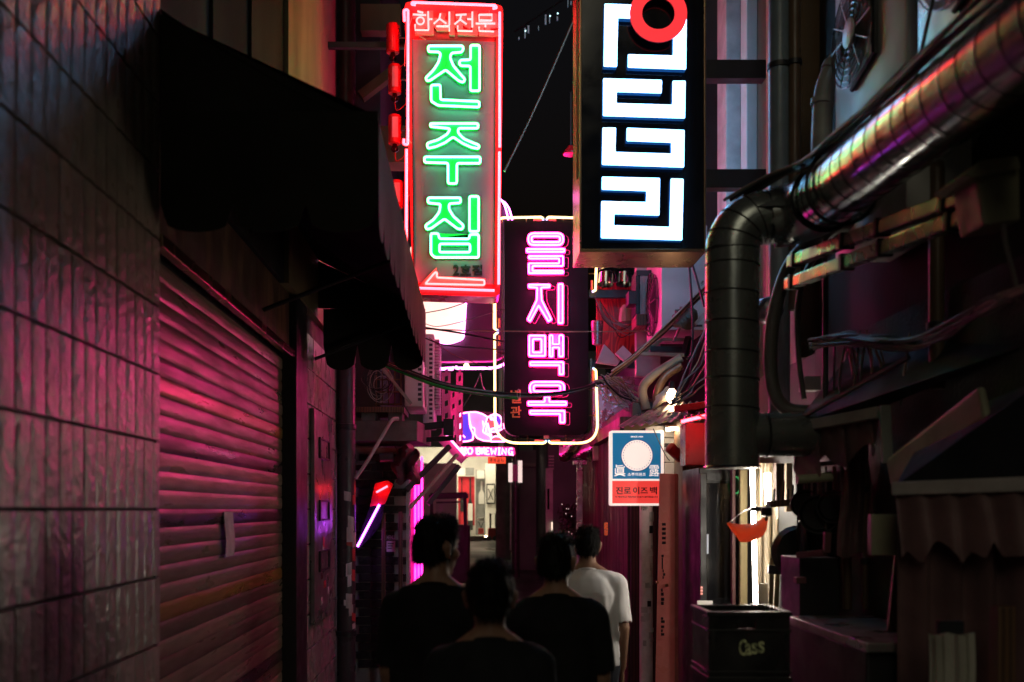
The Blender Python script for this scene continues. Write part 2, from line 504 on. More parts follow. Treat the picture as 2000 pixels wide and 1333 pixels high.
M['shop_red'] = pmat('red banner cloth', (.62, .015, .03), rough=.7, bump=.1)
M['shop_dark'] = pmat('dark bottle print', (.02, .02, .02), rough=.5, bump=0)
M['shop_grey'] = pmat('grey bottle print', (.25, .25, .23), rough=.6, bump=0)
M['leaf'] = pmat('dark potted leaves', (.03, .05, .02), rough=.4, bump=0)
M['rag'] = pmat('floodlit cloth', (.55, .47, .38), (.45, .38, .3), rough=.9, bump=.4)
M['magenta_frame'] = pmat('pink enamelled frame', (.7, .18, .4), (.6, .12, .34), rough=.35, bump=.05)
gm = bpy.data.materials.new('window glass'); gm.use_nodes = True
_b = gm.node_tree.nodes['Principled BSDF']; _b.inputs['Base Color'].default_value = (.8, .85, .85, 1)
_b.inputs['Roughness'].default_value = .03; _b.inputs['Transmission Weight'].default_value = 1.0; _b.inputs['IOR'].default_value = 1.08
M['glass'] = gm

def translucent(name, col):
    m = bpy.data.materials.new(name); m.use_nodes = True; nt = m.node_tree
    b = nt.nodes['Principled BSDF']; b.inputs['Base Color'].default_value = (*col, 1); b.inputs['Roughness'].default_value = .4
    t = N(nt, 'ShaderNodeBsdfTranslucent'); t.inputs[0].default_value = (*col, 1)
    nz = N(nt, 'ShaderNodeTexNoise'); nz.inputs['Scale'].default_value = 14
    mr = N(nt, 'ShaderNodeMapRange'); mr.inputs[3].default_value = .4; mr.inputs[4].default_value = .65
    mx = N(nt, 'ShaderNodeMixShader'); nt.links.new(nz.outputs[0], mr.inputs[0]); nt.links.new(mr.outputs[0], mx.inputs[0])
    nt.links.new(b.outputs[0], mx.inputs[1]); nt.links.new(t.outputs[0], mx.inputs[2])
    nt.links.new(mx.outputs[0], nt.nodes['Material Output'].inputs[0])
    return m
M['orange_plastic'] = translucent('translucent orange plastic', (.95, .34, .18))
M['pale_plastic'] = translucent('milky plastic sheet', (.75, .66, .52))
# ================================================================== ground
def gz(y):
    return 0.0 if y < 9 else min((y-9)*.0644, 1.03)
g = MB()
ys = [-12, -4, 0, 4, 9, 12, 15, 18, 21, 23, 24.99, 25.2, 40, 200]
for a, b in zip(ys, ys[1:]):
    g.quad((-80, a, gz(a)), (80, a, gz(a)), (80, b, gz(b)), (-80, b, gz(b)))
tag(g.build('ground', M['asphalt']), 'dark worn asphalt of the alley rising to the cross street', 'ground', kind='structure')

# ================================================================== left building with ribbed tiles
WX = -1.3
TZ = [1.8+.2765*k for k in range(-6, 11)]
lb = thing('tiled_building', 'grey ribbed tile building along the alley beside the steel shutter', 'building', (-2.6, 5, 0))
w = MB()
w.box(-4.5, WX-.02, -3, 4.11, 0, 9)
w.build('wall', M['mortar'], lb)
w = MB().box(-4.5, WX-.02, 7.62, 9.38, 0, 3.35); w.build('wall', M['mortar'], lb)
w = MB().box(-4.5, WX-.30, 4.11, 7.62, 0, 3.35); w.build('wall', M['mortar'], lb)
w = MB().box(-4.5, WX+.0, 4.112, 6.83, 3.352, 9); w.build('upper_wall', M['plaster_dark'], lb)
# rounded pilaster that ends the building
pts = [(-4.5, 6.832), (WX+.03, 6.832), (WX+.03, 9.15)]
for i in range(9):
    t = i/8*PI/2
    pts.append((WX+.03-.22+.22*math.cos(t), 9.15+.22*math.sin(t)))
pts.append((-4.5, 9.37))
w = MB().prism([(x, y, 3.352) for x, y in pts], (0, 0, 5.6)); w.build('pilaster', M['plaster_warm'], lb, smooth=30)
# panel joints on the upper wall
for y in (4.9, 5.75):
    MB().box(WX, WX+.018, y, y+.035, 3.4, 9).build('wall_batten', M['plaster_dark'], lb)
# ribbed tiles (near the camera) and flat tiles (beyond the shutter)
def rib_tile(dy, dz):
    m = MB()
    h = dz/2-.006; prof = []
    for i in range(9):
        t = i/8; y = (t-.5)*(dy-.003)
        x = .010+.0045*math.sin(PI*t)**.35
        prof.append((x, y))
    n = len(prof)
    for z in (-h, h):
        for x, y in prof: m.v.append(V((x, y, z)))
    for i in range(n-1): m.f.append((i, i+1, n+i+1, n+i))
    b = len(m.v)
    m.v += [V((-.012, prof[0][1], -h)), V((-.012, prof[-1][1], -h)), V((-.012, prof[0][1], h)), V((-.012, prof[-1][1], h))]
    m.f += [(0, n, b+2, b), (n-1, b+1, b+3, 2*n-1), tuple(range(n))[::-1]+(b, b+1), tuple(range(n, 2*n))+(b+3, b+2)]
    return m.mesh('tile', V((0, 0, 0)), smooth=40)
TM = rib_tile(.1, .2765); TM.materials.append(M['tile'])
for iy in range(16):
    for iz in range(16):
        y = 4.06-.1*iy
        put('tile', TM, None, (WX-.005+random.uniform(-.0015, .0015), y, (TZ[iz]+TZ[iz+1])/2), lb)
fm = MB().box(-.02, .012, -.213, .213, -.132, .132).mesh('tile', V((0, 0, 0)), bevel=.004); fm.materials.append(M['tile_flat'])
for iy in range(4):
    for iz in range(11):
        put('tile', fm, None, (WX-.008+random.uniform(-.002, .002), 7.84+.437*iy, (TZ[iz]+TZ[iz+1])/2), lb)
MB().box(WX-.02, WX+.02, 4.112-3.2, 4.10, 0, .135).build('plinth', M['concrete'], lb)

# ================================================================== roller shutter
sh = thing('roller_shutter', 'closed steel roller shutter with pinkish slats under black awning', 'shutter', (WX-.08, 5.65, 0))
prof = []
for i in range(7):
    t = i/6
    prof.append((.005*math.sin(PI*t)**.25, (t-.5)*.080))
sm = MB()
n = len(prof)
for y in (-1.49, 1.49):
    for x, z in prof: sm.v.append(V((x, y, z)))
for i in range(n-1): sm.f.append((i, i+1, n+i+1, n+i))
sm.f += [tuple(range(n)), tuple(range(n, 2*n))[::-1], (0, n, 2*n-1, n-1)]
slat_meshes = {}
for k in ('steel_slat', 'steel_slat_ochre', 'steel_slat_dark'):
    me = sm.mesh('slat', V((0, 0, 0)), smooth=50); me.materials.append(M[k]); slat_meshes[k] = me
for i in range(34):
    k = 'steel_slat'
    z = .10+i*.083
    if i in (15, 27): k = 'steel_slat_ochre'
    if i in (8, 20, 24): k = 'steel_slat_dark'
    put('slat', slat_meshes[k], None, (WX-.075+random.uniform(-.002, .002), 5.64, z), sh)
MB().box(WX-.12, WX-.082, 4.12, 7.15, 0, 2.93).build('backing', M['black_steel'], sh)
MB().box(WX-.09, WX-.035, 4.15, 7.13, .0, .055).build('bottom_bar', M['black_steel'], sh, bevel=.004)
MB().box(WX-.10, WX+.03, 7.14, 7.60, 0, 3.34).build('guide_rail', M['black_steel'], sh, bevel=.006)
MB().box(WX-.10, WX-.012, 4.112, 4.145, 0, 2.93).build('guide_rail', M['black_steel'], sh, bevel=.003)
hb = MB().box(WX-.16, WX-.02, 4.12, 7.13, 2.935, 3.34).build('shutter_box', M['wood_brown'], sh, bevel=.004)
MB().box(WX-.03, WX+.015, 4.12, 7.13, 2.885, 2.94).build('lintel_trim', M['bronze'], sh, bevel=.004)
nt_ = MB().pbox(455, 1006, 478, 1096, 5.5, .002)
a = P(467, 1050, 5.52)
o = MB().grid(lambda u, v: (WX-.052+.006*math.sin(v*5), 5.42+u*.2, 1.54+v*.245), 3, 6).build('paper_notice', M['paper'], smooth=60, thick=.002)
tag(o, 'narrow white paper notice stuck on the closed shutter slats', 'notice')

# ================================================================== black awning over the shutter
AX0, AX1, AY0, AY1 = WX+.01, -.395, 4.1, 8.15
aw = thing('shop_awning', 'black canvas awning with scalloped valance above the shutter', 'awning', (-.85, 6.1, 2.9))
zt_w, zt_o, zb = 3.86, 3.40, 3.06
def topf(u, v):
    x = AX0+(AX1-AX0)*u; y = AY0+(AY1-AY0)*v
    s = -.05*math.sin(PI*u)*(.55+.45*math.cos(v*PI*5))+.012*math.sin(v*37+u*5)*math.sin(PI*u)
    return (x, y, zt_w+(zt_o-zt_w)*u+s)
MB().grid(topf, 12, 60).build('canopy', M['canvas_black'], aw, smooth=60, thick=.006)
def valance(a, b, zt, zbase, drop, pitch, name):
    a = V(a); b = V(b); L = (b-a).length; n = max(1, round(L/pitch)); m = MB(); S = 10
    cols = []
    for i in range(n*S+1):
        t = i/(n*S); u = (i % S)/S
        p = a.lerp(b, t)
        s = math.sin(PI*u)**.22 if 0 < u < 1 else 0
        nrm = V((-(b-a).y, (b-a).x, 0)).normalized()
        wv = .004*math.sin(t*L*3.1)+.0015*math.sin(t*L*8)
        cols.append((p+nrm*wv*.3, p+nrm*wv, zbase-drop*s))
    for i, (p, q, z) in enumerate(cols):
        m.v += [V((p.x, p.y, zt)), V((q.x, q.y, zbase)), V((q.x, q.y, z-.002))]
    for i in range(len(cols)-1):
        for j in range(2):
            k = i*3+j
            m.f.append((k, k+1, k+4, k+3))
    return m.build(name, M['canvas_black'], aw, smooth=60, thick=.004)
valance((AX0, AY0, 0), (AX1, AY0, 0), 3.44, zb, .115, .285, 'side_valance')
valance((AX0+.06, AY1, 0), (AX1, AY1, 0), 3.44, zb+.09, .21, .285, 'side_valance')
valance((AX1+.004, AY0, 0), (AX1+.004, AY1, 0), zt_o, zb, .115, .285, 'front_valance')
for y, s in ((AY0+.004, 1), (AY1-.006, -1)):
    MB().poly([(AX0, y, 3.445), (AX1, y, 3.42), (AX1, y, zt_o-.01), (AX0, y, zt_w-.02)]).build('side_panel', M['canvas_black'], aw, thick=.004)
MB().tube([(AX1-.03, AY0+.02, 3.36), (AX1-.03, AY1-.02, 3.36)], .018).build('frame_bar', M['black_steel'], aw)
for y in (AY0+.06, 6.1, AY1-.06):
    MB().tube([(AX0, y, 3.02), (AX1-.04, y, 3.35)], .014).build('frame_arm', M['black_steel'], aw)

# ================================================================== metal cabinet door on the far tile section
cp = thing('meter_cabinet', 'tall narrow grey metal wall cabinet with three framed slots', 'cabinet', (WX, 8.35, .88))
MB().box(WX+.01, WX+.045, 7.86, 8.86, .885, 2.60).build('door', M['grey_metal'], cp, bevel=.008)
for z in (2.30, 1.79, 1.375):
    fr = MB()
    fr.box(WX+.046, WX+.062, 8.06, 8.60, z-.085, z-.07).box(WX+.046, WX+.062, 8.06, 8.60, z+.07, z+.085)
    fr.box(WX+.046, WX+.062, 8.06, 8.10, z-.07, z+.07).box(WX+.046, WX+.062, 8.56, 8.60, z-.07, z+.07)
    f = fr.build('slot_frame', M['black_steel'], cp)
    MB().box(WX+.046, WX+.05, 8.101, 8.559, z-.069, z+.069).build('slot_plate', M['grey_metal'], f)
for i in range(7):
    y = 8.15+random.random()*.45; z = 1.0+random.random()*.26+(.45 if i % 3 == 0 else 0)
    MB().box(WX+.046, WX+.049, y, y+.05+random.random()*.08, z, z+.03+random.random()*.06).build('sticker', M[random.choice(['paper', 'label_white', 'paper_red', 'wood_dark'])], cp)

# ================================================================== drain pipe with stickers
dpX, dpY, dpR = -1.205, 9.42, .088
dp = thing('drain_pipe', 'thick dark drain pipe with peeling stickers at the tiled building corner', 'pipe', (dpX, dpY, 0))
MB().lathe((dpX, dpY, 0.02), (0, 0, 1), [(dpR, 0), (dpR, 8.5)], 24).build('pipe', M['pipe_dark'], dp, smooth=40)
for z in (.6, 2.55, 4.4):
    MB().lathe((dpX, dpY, z), (0, 0, 1), [(dpR+.001, 0), (dpR+.012, .004), (dpR+.012, .05), (dpR+.001, .054)], 24).build('collar', M['black_steel'], dp, smooth=30)
rs = random.Random(3)
for i in range(18):
    z = .45+rs.random()*1.45; t0 = -PI/2+rs.uniform(-.2, .9); wdt = rs.uniform(.35, .8); h = rs.uniform(.05, .14)
    tl = rs.uniform(-.02, .02)
    m = MB().grid(lambda u, v: (dpX+(dpR+.002+i*.0003)*math.cos(t0+u*wdt), dpY+(dpR+.002+i*.0003)*math.sin(t0+u*wdt), z+v*h+u*tl), 5, 1)
    m.build('sticker', M[rs.choice(['paper', 'paper', 'paper', 'label_white', 'paper_blue', 'paper_red'])], dp, smooth=50)

# ================================================================== brick building behind the pipe
BX = -.67
bb = thing('brick_building', 'black glazed brick building jutting into the alley behind the drain pipe', 'building', (-2.5, 12, 0))
MB().box(-4.5, BX-.012, 10.012, 13.6, 0, 2.42).build('wall', M['mortar_pale'], bb)
bh, bw = .086, .24
brm = MB().box(-bw/2+.005, bw/2-.005, -.012, .03, -bh/2+.005, bh/2-.005).mesh('brick', V((0, 0, 0)), bevel=.003); brm.materials.append(M['brick_black'])
r = 0
z = .25
while z < 2.40:
    x = BX-bw/2-.002-(bw/2 if r % 2 else 0)
    while x > -1.22:
        put('brick', brm, None, (x, 10.0, z), bb); x -= bw
    r += 1; z += bh
MB().box(-4.5, -1.05, 11.2, 15, 2.43, 9).build('upper_wall', M['wall_night'], bb)
MB().pbox(704, 8, 782, 60, 11.0, .15).build('cream_beam', M['plaster_warm'], bb)
MB().box(-1.25, -.66, 10.9, 11.19, 5.6, 6.0).build('beam', M['plaster_warm'], bb)
MB().bar(P(705, 190, 11.0), P(770, 140, 11.0), .12, .1).build('brace', M['plaster_warm'], bb)
MB().bar(P(700, 235, 11.0), P(800, 300, 11.0), .08, .1).build('brace', M['black_steel'], bb)

# concrete canopy slab + AC shelf above the bricks
cs = thing('canopy_slab', 'grimy concrete canopy slab above the black bricks', 'canopy', (-.95, 9.9, 2.45))
MB().hexa([P(686, 862, 9.7), P(815, 862, 9.7), P(842, 872, 10.6), P(700, 872, 10.6), P(686, 822, 9.7), P(815, 822, 9.7), P(842, 835, 10.6), P(700, 835, 10.6)]).build('slab', M['concrete'], cs, bevel=.01)
MB().pbox(688, 795, 790, 806, 9.75, .6).build('shelf', M['wood_brown'], cs, bevel=.004)
for x in (705, 758):
    MB().pbox(x, 806, x+28, 822, 9.8, .3).build('block', M['concrete'], cs, bevel=.006)

# AC units on the shelf
def ac_unit_left(name, label, x0, y0, x1, y1, Y, d):
    t = thing(name, label, 'air conditioner', P((x0+x1)/2, y1, Y+d/2), 'outdoor air conditioners on the canopy')
    A = P(x0, y1, Y); B = P(x1, y0, Y)
    MB().box(A.x, B.x, Y, Y+d, A.z, B.z).build('body', M['ac_white'], t, bevel=.02, smooth=40)
    # side grille: slots on the face towards the camera
    nrow = int((B.z-A.z)/.05)
    for i in range(nrow-2):
        z = A.z+.06+i*.05
        MB().box(B.x-.055, B.x-.018, Y-.003, Y+.004, z, z+.028).build('vent_slot', M['ac_grille'], t)
    # front fan grille facing the alley
    cy = Y+d*.5; cz = (A.z+B.z)/2; rr = min(d, B.z-A.z)*.42
    for k in range(6):
        q = rr*(k+1)/6
        MB().tube([(B.x+.012, cy+q*math.cos(s*PI/12), cz+q*math.sin(s*PI/12)) for s in range(24)], .005, 5, closed=True).build('fan_guard_ring', M['ac_white'], t)
    MB().lathe((B.x+.0015, cy, cz), (1, 0, 0), [(rr, 0), (rr, .004)], 28).build('fan_opening', M['ac_grille'], t)
    return t
ac_unit_left('outdoor_air_conditioner', 'short pale outdoor air conditioner half hidden by the awning edge', 790, 700, 827, 795, 9.95, .8)
t = ac_unit_left('outdoor_air_conditioner', 'tall pale outdoor air conditioner with slatted side beyond the awning', 826, 652, 848, 830, 10.9, .8)
for i in range(24):
    z = P(0, 800, 10.9).z+i*.033
    a = P(849, 700, 10.9)
    MB().box(a.x-.002, a.x+.05, 10.93, 11.6, z, z+.014).build('louvre', M['ac_white'], t)

# wire basket with coiled wires
wb = thing('wire_basket', 'rusty wire basket full of tangled cable on the shelf', 'basket', P(758, 795, 10.0))
for i in range(5):
    x = 735+i*12
    MB().tube(pp([(x, 716), (x, 793)], 10.0), .008, 5).build('bar', M['cable_brown'], wb)
for y in (718, 742, 766, 790):
    MB().tube(pp([(733, y), (786, y)], 9.99), .008, 5).build('bar', M['cable_brown'], wb)
wc = thing('wire_coil', 'loose coil of thin pale wires hanging in the basket', 'wires', P(745, 785, 9.95))
rc = random.Random(5)
for i in range(12):
    cx, cy = 740+rc.uniform(-6, 8), 745+rc.uniform(-10, 12); ra, rb = rc.uniform(12, 30), rc.uniform(16, 36)
    t0 = rc.uniform(0, 6)
    MB().tube(pp([(cx+ra*math.cos(t0+k*.35), cy+rb*math.sin(t0+k*.35)) for k in range(15)], 9.93+rc.uniform(-.03, .03)), .004, 5).build('wire', M[rc.choice(['cable_pale', 'cable_grey', 'cable_black'])], wc)
# green painted strut
o = MB().bar(P(729, 698, 9.85), P(804, 790, 9.85), .05, .03).build('green_strut', M['pvc'], bevel=.003)
tag(o, 'pale green metal strut leaning diagonally against the basket', 'strut')
# pale hose
o = MB().tube(spline([P(694, 935, 9.4), P(715, 905, 9.45), P(745, 855, 9.55), P(765, 822, 9.62), P(778, 818, 9.66)]), .018, 8).build('white_hose', M['cable_pale'], smooth=60)
tag(o, 'pale hose curving down from the concrete canopy slab', 'hose')
# rolled tarpaulin below the slab
rt = thing('rolled_tarpaulin', 'bundle of dark rolled tarpaulin under the canopy slab', 'tarpaulin', P(790, 930, 9.8))
MB().grid(lambda u, v: P(770+45*u+6*math.sin(v*9), 872+70*v+5*math.sin(u*8), 9.75+.08*math.sin(u*9+v*5)), 10, 10).build('cloth', M['maroon_fabric'], rt, smooth=60, thick=.01)
MB().tube(pp([(742, 895), (768, 893)], 9.72), .045, 12).build('roll_end', M['pipe_dark'], rt, smooth=40)
# red lit slanting sign with purple tube
rsn = thing('slanted_neon_panel', 'slanting red panel with a purple neon tube against the black bricks', 'neon sign', P(730, 1070, 9.8))
MB().prism(pp([(732, 945), (757, 938), (768, 946), (752, 985), (722, 990)], 9.78), (0, .05, 0)).build('panel', M['red_enamel'], rsn, bevel=.004)
MB().prism(pp([(722, 990), (752, 985), (742, 1030), (700, 1075), (697, 1060)], 9.80), (0, .03, 0)).build('lower_panel', M['black_gloss'], rsn)
MB().tube(pp([(698, 1068), (741, 986)], 9.75), .011, 8).build('neon_tube', M['purple_neon'], rsn, smooth=60)
MB().tube(pp([(735, 962), (757, 950)], 9.70), .010, 8).build('neon_tube', M['red_neon'], rsn, smooth=60)
# timber posts and notices in front of the bricks
for x0, x1, y0, nm in ((745, 752, 1003, 'leaning timber post with dull paint before the black bricks'), (778, 786, 1000, 'reddish timber post beside the pink tube window')):
    o = MB().pbox(x0, y0, x1, 1420, 9.82, .05).build('timber_post', M['wood_brown'], bevel=.003); tag(o, nm, 'post')
nb = thing('menu_notice', 'small white paper notice hung between two timber posts', 'notice', P(766, 1080, 9.9))
MB().pbox(755, 1057, 772, 1078, 9.93, .004).build('sheet', M['label_white'], nb)
for i in range(3):
    MB().pbox(757, 1061+i*5, 769-i*2, 1062.5+i*5, 9.926, .003).build('print_line', M['print_black'], nb)
o = text_mb('MENU', 755, 1046, 771, 1054, 9.95, .003, .01).build('chalk_board_lettering', M['paper']); tag(o, 'faint pale lettering above the hung paper notice', 'lettering')

# ================================================================== pink tube window
pw = thing('pink_tube_window', 'shop window frame lined with vertical magenta neon tubes', 'window', (BX, 11.7, .9))
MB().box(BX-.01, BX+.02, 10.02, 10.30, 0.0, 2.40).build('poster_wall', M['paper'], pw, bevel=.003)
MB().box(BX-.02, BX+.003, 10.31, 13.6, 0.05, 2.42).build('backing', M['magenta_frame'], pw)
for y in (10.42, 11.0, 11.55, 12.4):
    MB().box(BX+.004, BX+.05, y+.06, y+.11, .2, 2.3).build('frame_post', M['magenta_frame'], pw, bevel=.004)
for y, z0, z1 in ((10.40, .95, 2.05), (11.05, .9, 2.1), (11.75, .95, 2.42), (11.80, .8, 1.5)):
    MB().tube([(BX+.06, y, z0), (BX+.06, y, z1)], .011, 8).build('neon_tube', M['magenta_neon'], pw, smooth=60)
rs = random.Random(11)
for i in range(14):
    z = .6+rs.random()*1.5; y = 10.03+rs.random()*.2
    MB().box(BX+.021, BX+.023+i*.0004, y, y+.06, z, z+.05+rs.random()*.08).build('flyer', M[rs.choice(['paper', 'paper_blue', 'wood_brown', 'label_white'])], pw)

# diagonal canopy braces
bs = thing('canopy_bracket', 'diagonal steel brackets carrying the canopy over the pink tube window', 'bracket', P(800, 985, 10.1))
MB().bar(P(793, 958, 10.0), P(878, 872, 10.25), .045, .05).build('brace', M['black_steel'], bs, bevel=.004)
MB().bar(P(801, 992, 10.05), P(893, 888, 10.3), .05, .03).build('brace', M['olive'], bs, bevel=.003)
MB().bar(P(836, 985, 10.5), P(897, 910, 10.6), .05, .05).build('brace', M['black_steel'], bs, bevel=.004)
MB().bar(P(790, 838, 10.2), P(884, 828, 10.2), .05, .07).build('top_rail', M['black_steel'], bs, bevel=.004)
MB().bar(P(800, 862, 10.3), P(886, 856, 10.3), .05, .05).build('top_rail', M['black_steel'], bs, bevel=.004)
MB().pbox(866, 818, 886, 850, 10.15, .1).build('end_plate', M['black_steel'], bs, bevel=.005)
MB().bar(P(690, 905, 9.9), P(800, 900, 10.2), .05, .04).build('side_rail', M['black_steel'], bs, bevel=.004)

# slotted angle posts
def slotted(name, label, x0, x1, y0, y1, Y):
    t = thing(name, label, 'post', P((x0+x1)/2, y1, Y), 'pink lit slotted posts')
    A = P(x0, y1, Y); B = P(x1, y0, Y); w_ = B.x-A.x; h = B.z-A.z
    m = MB(); nrow = max(3, int(h/.13)); c = w_*.3
    m.box(A.x, A.x+c, Y, Y+.006, A.z, B.z); m.box(B.x-c, B.x, Y, Y+.006, A.z, B.z)
    for i in range(nrow+1):
        z = A.z+h*i/nrow
        m.hexa([(A.x+c, Y, z-.045), (B.x-c, Y, z-.03), (B.x-c, Y+.006, z-.03), (A.x+c, Y+.006, z-.045),
                (A.x+c, Y, z+.03), (B.x-c, Y, z+.045), (B.x-c, Y+.006, z+.045), (A.x+c, Y+.006, z+.03)])
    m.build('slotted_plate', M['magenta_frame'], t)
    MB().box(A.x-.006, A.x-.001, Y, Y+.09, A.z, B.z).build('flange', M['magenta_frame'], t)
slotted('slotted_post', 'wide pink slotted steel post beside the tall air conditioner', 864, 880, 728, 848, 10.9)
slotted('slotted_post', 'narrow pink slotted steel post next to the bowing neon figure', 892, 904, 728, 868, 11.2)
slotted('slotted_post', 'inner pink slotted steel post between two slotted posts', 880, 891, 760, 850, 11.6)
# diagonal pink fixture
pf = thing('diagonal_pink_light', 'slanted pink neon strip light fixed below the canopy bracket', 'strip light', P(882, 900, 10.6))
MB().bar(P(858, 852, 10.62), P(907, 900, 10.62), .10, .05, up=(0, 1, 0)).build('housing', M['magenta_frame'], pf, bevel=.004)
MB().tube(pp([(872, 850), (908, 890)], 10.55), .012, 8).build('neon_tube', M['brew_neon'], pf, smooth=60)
# ================================================================== green and red neon sign
GY = 8.5
gs = thing('green_neon_sign', 'tall red bordered box sign with three large green neon characters', 'neon sign', P(885, 580, GY+.15))
def slant(x0, x1, xb0, xb1, y0, y1, Y):   # slightly tilted sheet
    return pp([(x0, y0), (x1, y0+7), (xb1, y1+4), (xb0, y1)], Y)
out = fillet([(790, 3), (983, 10), (976, 580), (806, 575)], 12)
MB().prism(pp(out, GY), (0, .30, 0)).build('cabinet', M['red_enamel'], gs, smooth=35)
MB().prism(pp([(804, 78), (968, 82), (966, 556), (810, 552)], GY-.006), (0, .005, 0)).build('face_panel', M['face_grey'], gs)
MB().prism(pp([(803, 22), (969, 28), (968, 79), (803, 75)], GY-.004), (0, .0035, 0)).build('header_panel', M['red_enamel'], gs)
for a, b in (((801, 18), (806, 566)), ((971, 24), (968, 566))):
    MB().bar(P(*a, GY-.012), P(*b, GY-.012), .014, .022, up=(0, 1, 0)).build('inner_frame', M['red_enamel'], gs)
z1 = zoomer(750, 0, 4.4425); z2 = zoomer(750, 300, 4.4425)
glyphs = {
 'first_character': [(z1, [[(385,400),(680,400),(688,425),(675,455),(585,462),(572,500),(600,570),(650,630),(703,690),(688,718),(650,705),(535,608),(400,700),(375,705),(362,678),(430,610),(475,540),(492,470),(475,453),(385,450)],
      [(752,395),(828,395),(828,790),(750,790),(750,575),(665,573),(650,548),(665,523),(752,520)],
      [(410,740),(488,737),(490,862),(505,868),(826,882),(826,932),(470,917),(410,880)]])],
 'second_character': [(z1, [[(403,1073),(815,1073),(815,1115),(645,1115),(640,1150),(690,1205),(770,1240),(826,1262),(820,1292),(760,1282),(680,1245),(600,1190),(530,1240),(450,1275),(380,1290),(374,1245),(470,1215),(550,1165),(575,1118),(403,1100)]]),
      (z2, [[(352,30),(834,30),(834,86),(632,86),(630,262),(556,262),(556,84),(352,78)]])],
 'third_character': [(z2, [[(382,385),(664,385),(664,430),(565,436),(562,480),(600,545),(690,625),(678,660),(640,655),(525,568),(410,650),(370,660),(360,625),(430,575),(480,510),(492,440),(382,430)],
      [(742,373),(820,373),(820,677),(742,677)],
      [(408,695),(472,695),(478,740),(740,742),(745,703),(820,703),(820,902),(440,902),(408,870)],
      [(482,785),(746,785),(746,858),(482,858)]])],
}
for nm, parts in glyphs.items():
    first = None
    for zf, loops in parts:
        for li, lp in enumerate(loops):
            inner = (nm == 'third_character' and li == 3)
            if not inner:
                hole = None
                if nm == 'third_character' and li == 2:
                    hole = pp([zf(*q) for q in [(490, 800), (738, 800), (738, 845), (490, 845)]], GY-.05)
                bk = offset(fillet(lp, 6, n=1), 12)
                o = MB().prism(pp([zf(p[0], p[1]) for p in bk], GY-.05), (0, .042, 0), hole).build('letter_backing', M['green_back'], gs)
                first = o
            path = fillet(lp, 18, n=3)
            MB().tube(pp([zf(p[0], p[1]) for p in path], GY-.070), .0095, 7, closed=True).build('neon_tube', M['green_neon'], first, smooth=60)
            gh = [(p[0]+34, p[1]+14) for p in path]  # shifted outline: the tube's mirror image built as geometry
            if not inner and (li == 1 or li == 2):
                MB().tube(pp([zf(p[0], p[1]) for p in gh], GY-.012), .003, 5, closed=True).build('reflection_tube', M['ghost_green'], first, smooth=60)
# header lettering: single stroke tubes
hd = [[(290,100),(340,112)], [(250,127),(365,133)], 'c315,182,32', [(383,102),(386,262)], [(386,168),(420,168)], [(270,215),(270,262),(388,264)],
      [(490,120),(480,165),(432,208)], [(483,165),(540,206)], [(567,105),(567,215)], [(455,230),(567,230),(567,272)],
      [(622,132),(716,127)], [(670,130),(660,172),(612,212)], [(664,174),(716,212)], [(766,105),(766,238)], [(722,168),(766,168)], [(640,225),(640,268),(770,273)],
      [(825,130),(937,130),(937,180),(825,180),(825,130)], [(795,206),(966,206)], [(880,206),(880,236)], [(825,235),(825,270),(955,276)]]
hb_ = MB()
for st in hd:
    if isinstance(st, str):
        cx, cy, r_ = map(float, st[1:].split(','))
        pts = [(cx+r_*math.cos(t*PI/8), cy+r_*math.sin(t*PI/8)) for t in range(17)]
    else: pts = st
    q = pp([z1(*p) for p in pts], GY-.075)
    MB().tube(q, .0078, 6).build('header_tube', M['redw_neon'], gs, smooth=60)
    for a, b in zip(pts, pts[1:]):
        a3 = P(*z1(a[0]+22, a[1]+20), GY-.025); b3 = P(*z1(b[0]+22, b[1]+20), GY-.025)
        d = (b3-a3); e = d.normalized()*.02
        hb_.bar(a3-e, b3+e, .045, .03+random.random()*.004, up=(0, 1, 0))
hb_.build('header_backing', M['salmon_back'], gs)
# border tubes
def gt(pts, r=.0115): MB().tube(pp(pts, GY-.05), r, 8).build('border_tube', M['red_neon'], gs, smooth=60)
gt(fillet([(790, 42), (789, 20), (797, 19), (796.5, 283), (788, 282), (789, 272)], 4, closed=False))
gt(fillet([(794, 292), (793.5, 470), (797, 510), (808, 560)], 8, closed=False))
gt(fillet([(976, 24), (976, 288)], 4, closed=False)); gt(fillet([(975.5, 297), (974, 556)], 4, closed=False))
gt(fillet([(812, 10), (804, 9), (805, 5), (968, 11), (970, 16), (962, 17)], 4, closed=False))
gt(fillet([(814, 563), (966, 568)], 4, closed=False))
# black branch number, arrow
for ch, x0, x1 in (('2', 885, 897), ('호', 899, 920), ('점', 922, 942)):
    text_mb(ch, x0, 518, x1, 539, GY-.006, .012, .035).build('branch_lettering', M['print_black'], gs)
ar = [(358,1132),(440,1035),(458,1032),(458,1078),(870,1100),(872,1142),(830,1142)]
bkp = [(312,1142),(457,985),(466,1068),(878,1083),(878,1135),(860,1162)]
ab = MB().prism(pp([z2(*p) for p in bkp], GY-.04), (0, .033, 0)).build('arrow_backing', M['salmon_back'], gs)
MB().tube(pp([z2(p[0], p[1]) for p in fillet(ar, 12, n=3)], GY-.07), .0085, 7, closed=True).build('neon_tube', M['redw_neon'], ab, smooth=60)
# thin loose leads on the face
rs = random.Random(2)
for a, b in (((806, 30), (790, 130)), ((955, 20), (972, 50)), ((815, 60), (832, 78)), ((800, 255), (803, 280))):
    MB().tube(spline([P(*a, GY-.03), P((a[0]+b[0])/2-6, (a[1]+b[1])/2, GY-.05), P(*b, GY-.03)]), .003, 5).build('lead_wire', M['cable_pale'], gs)
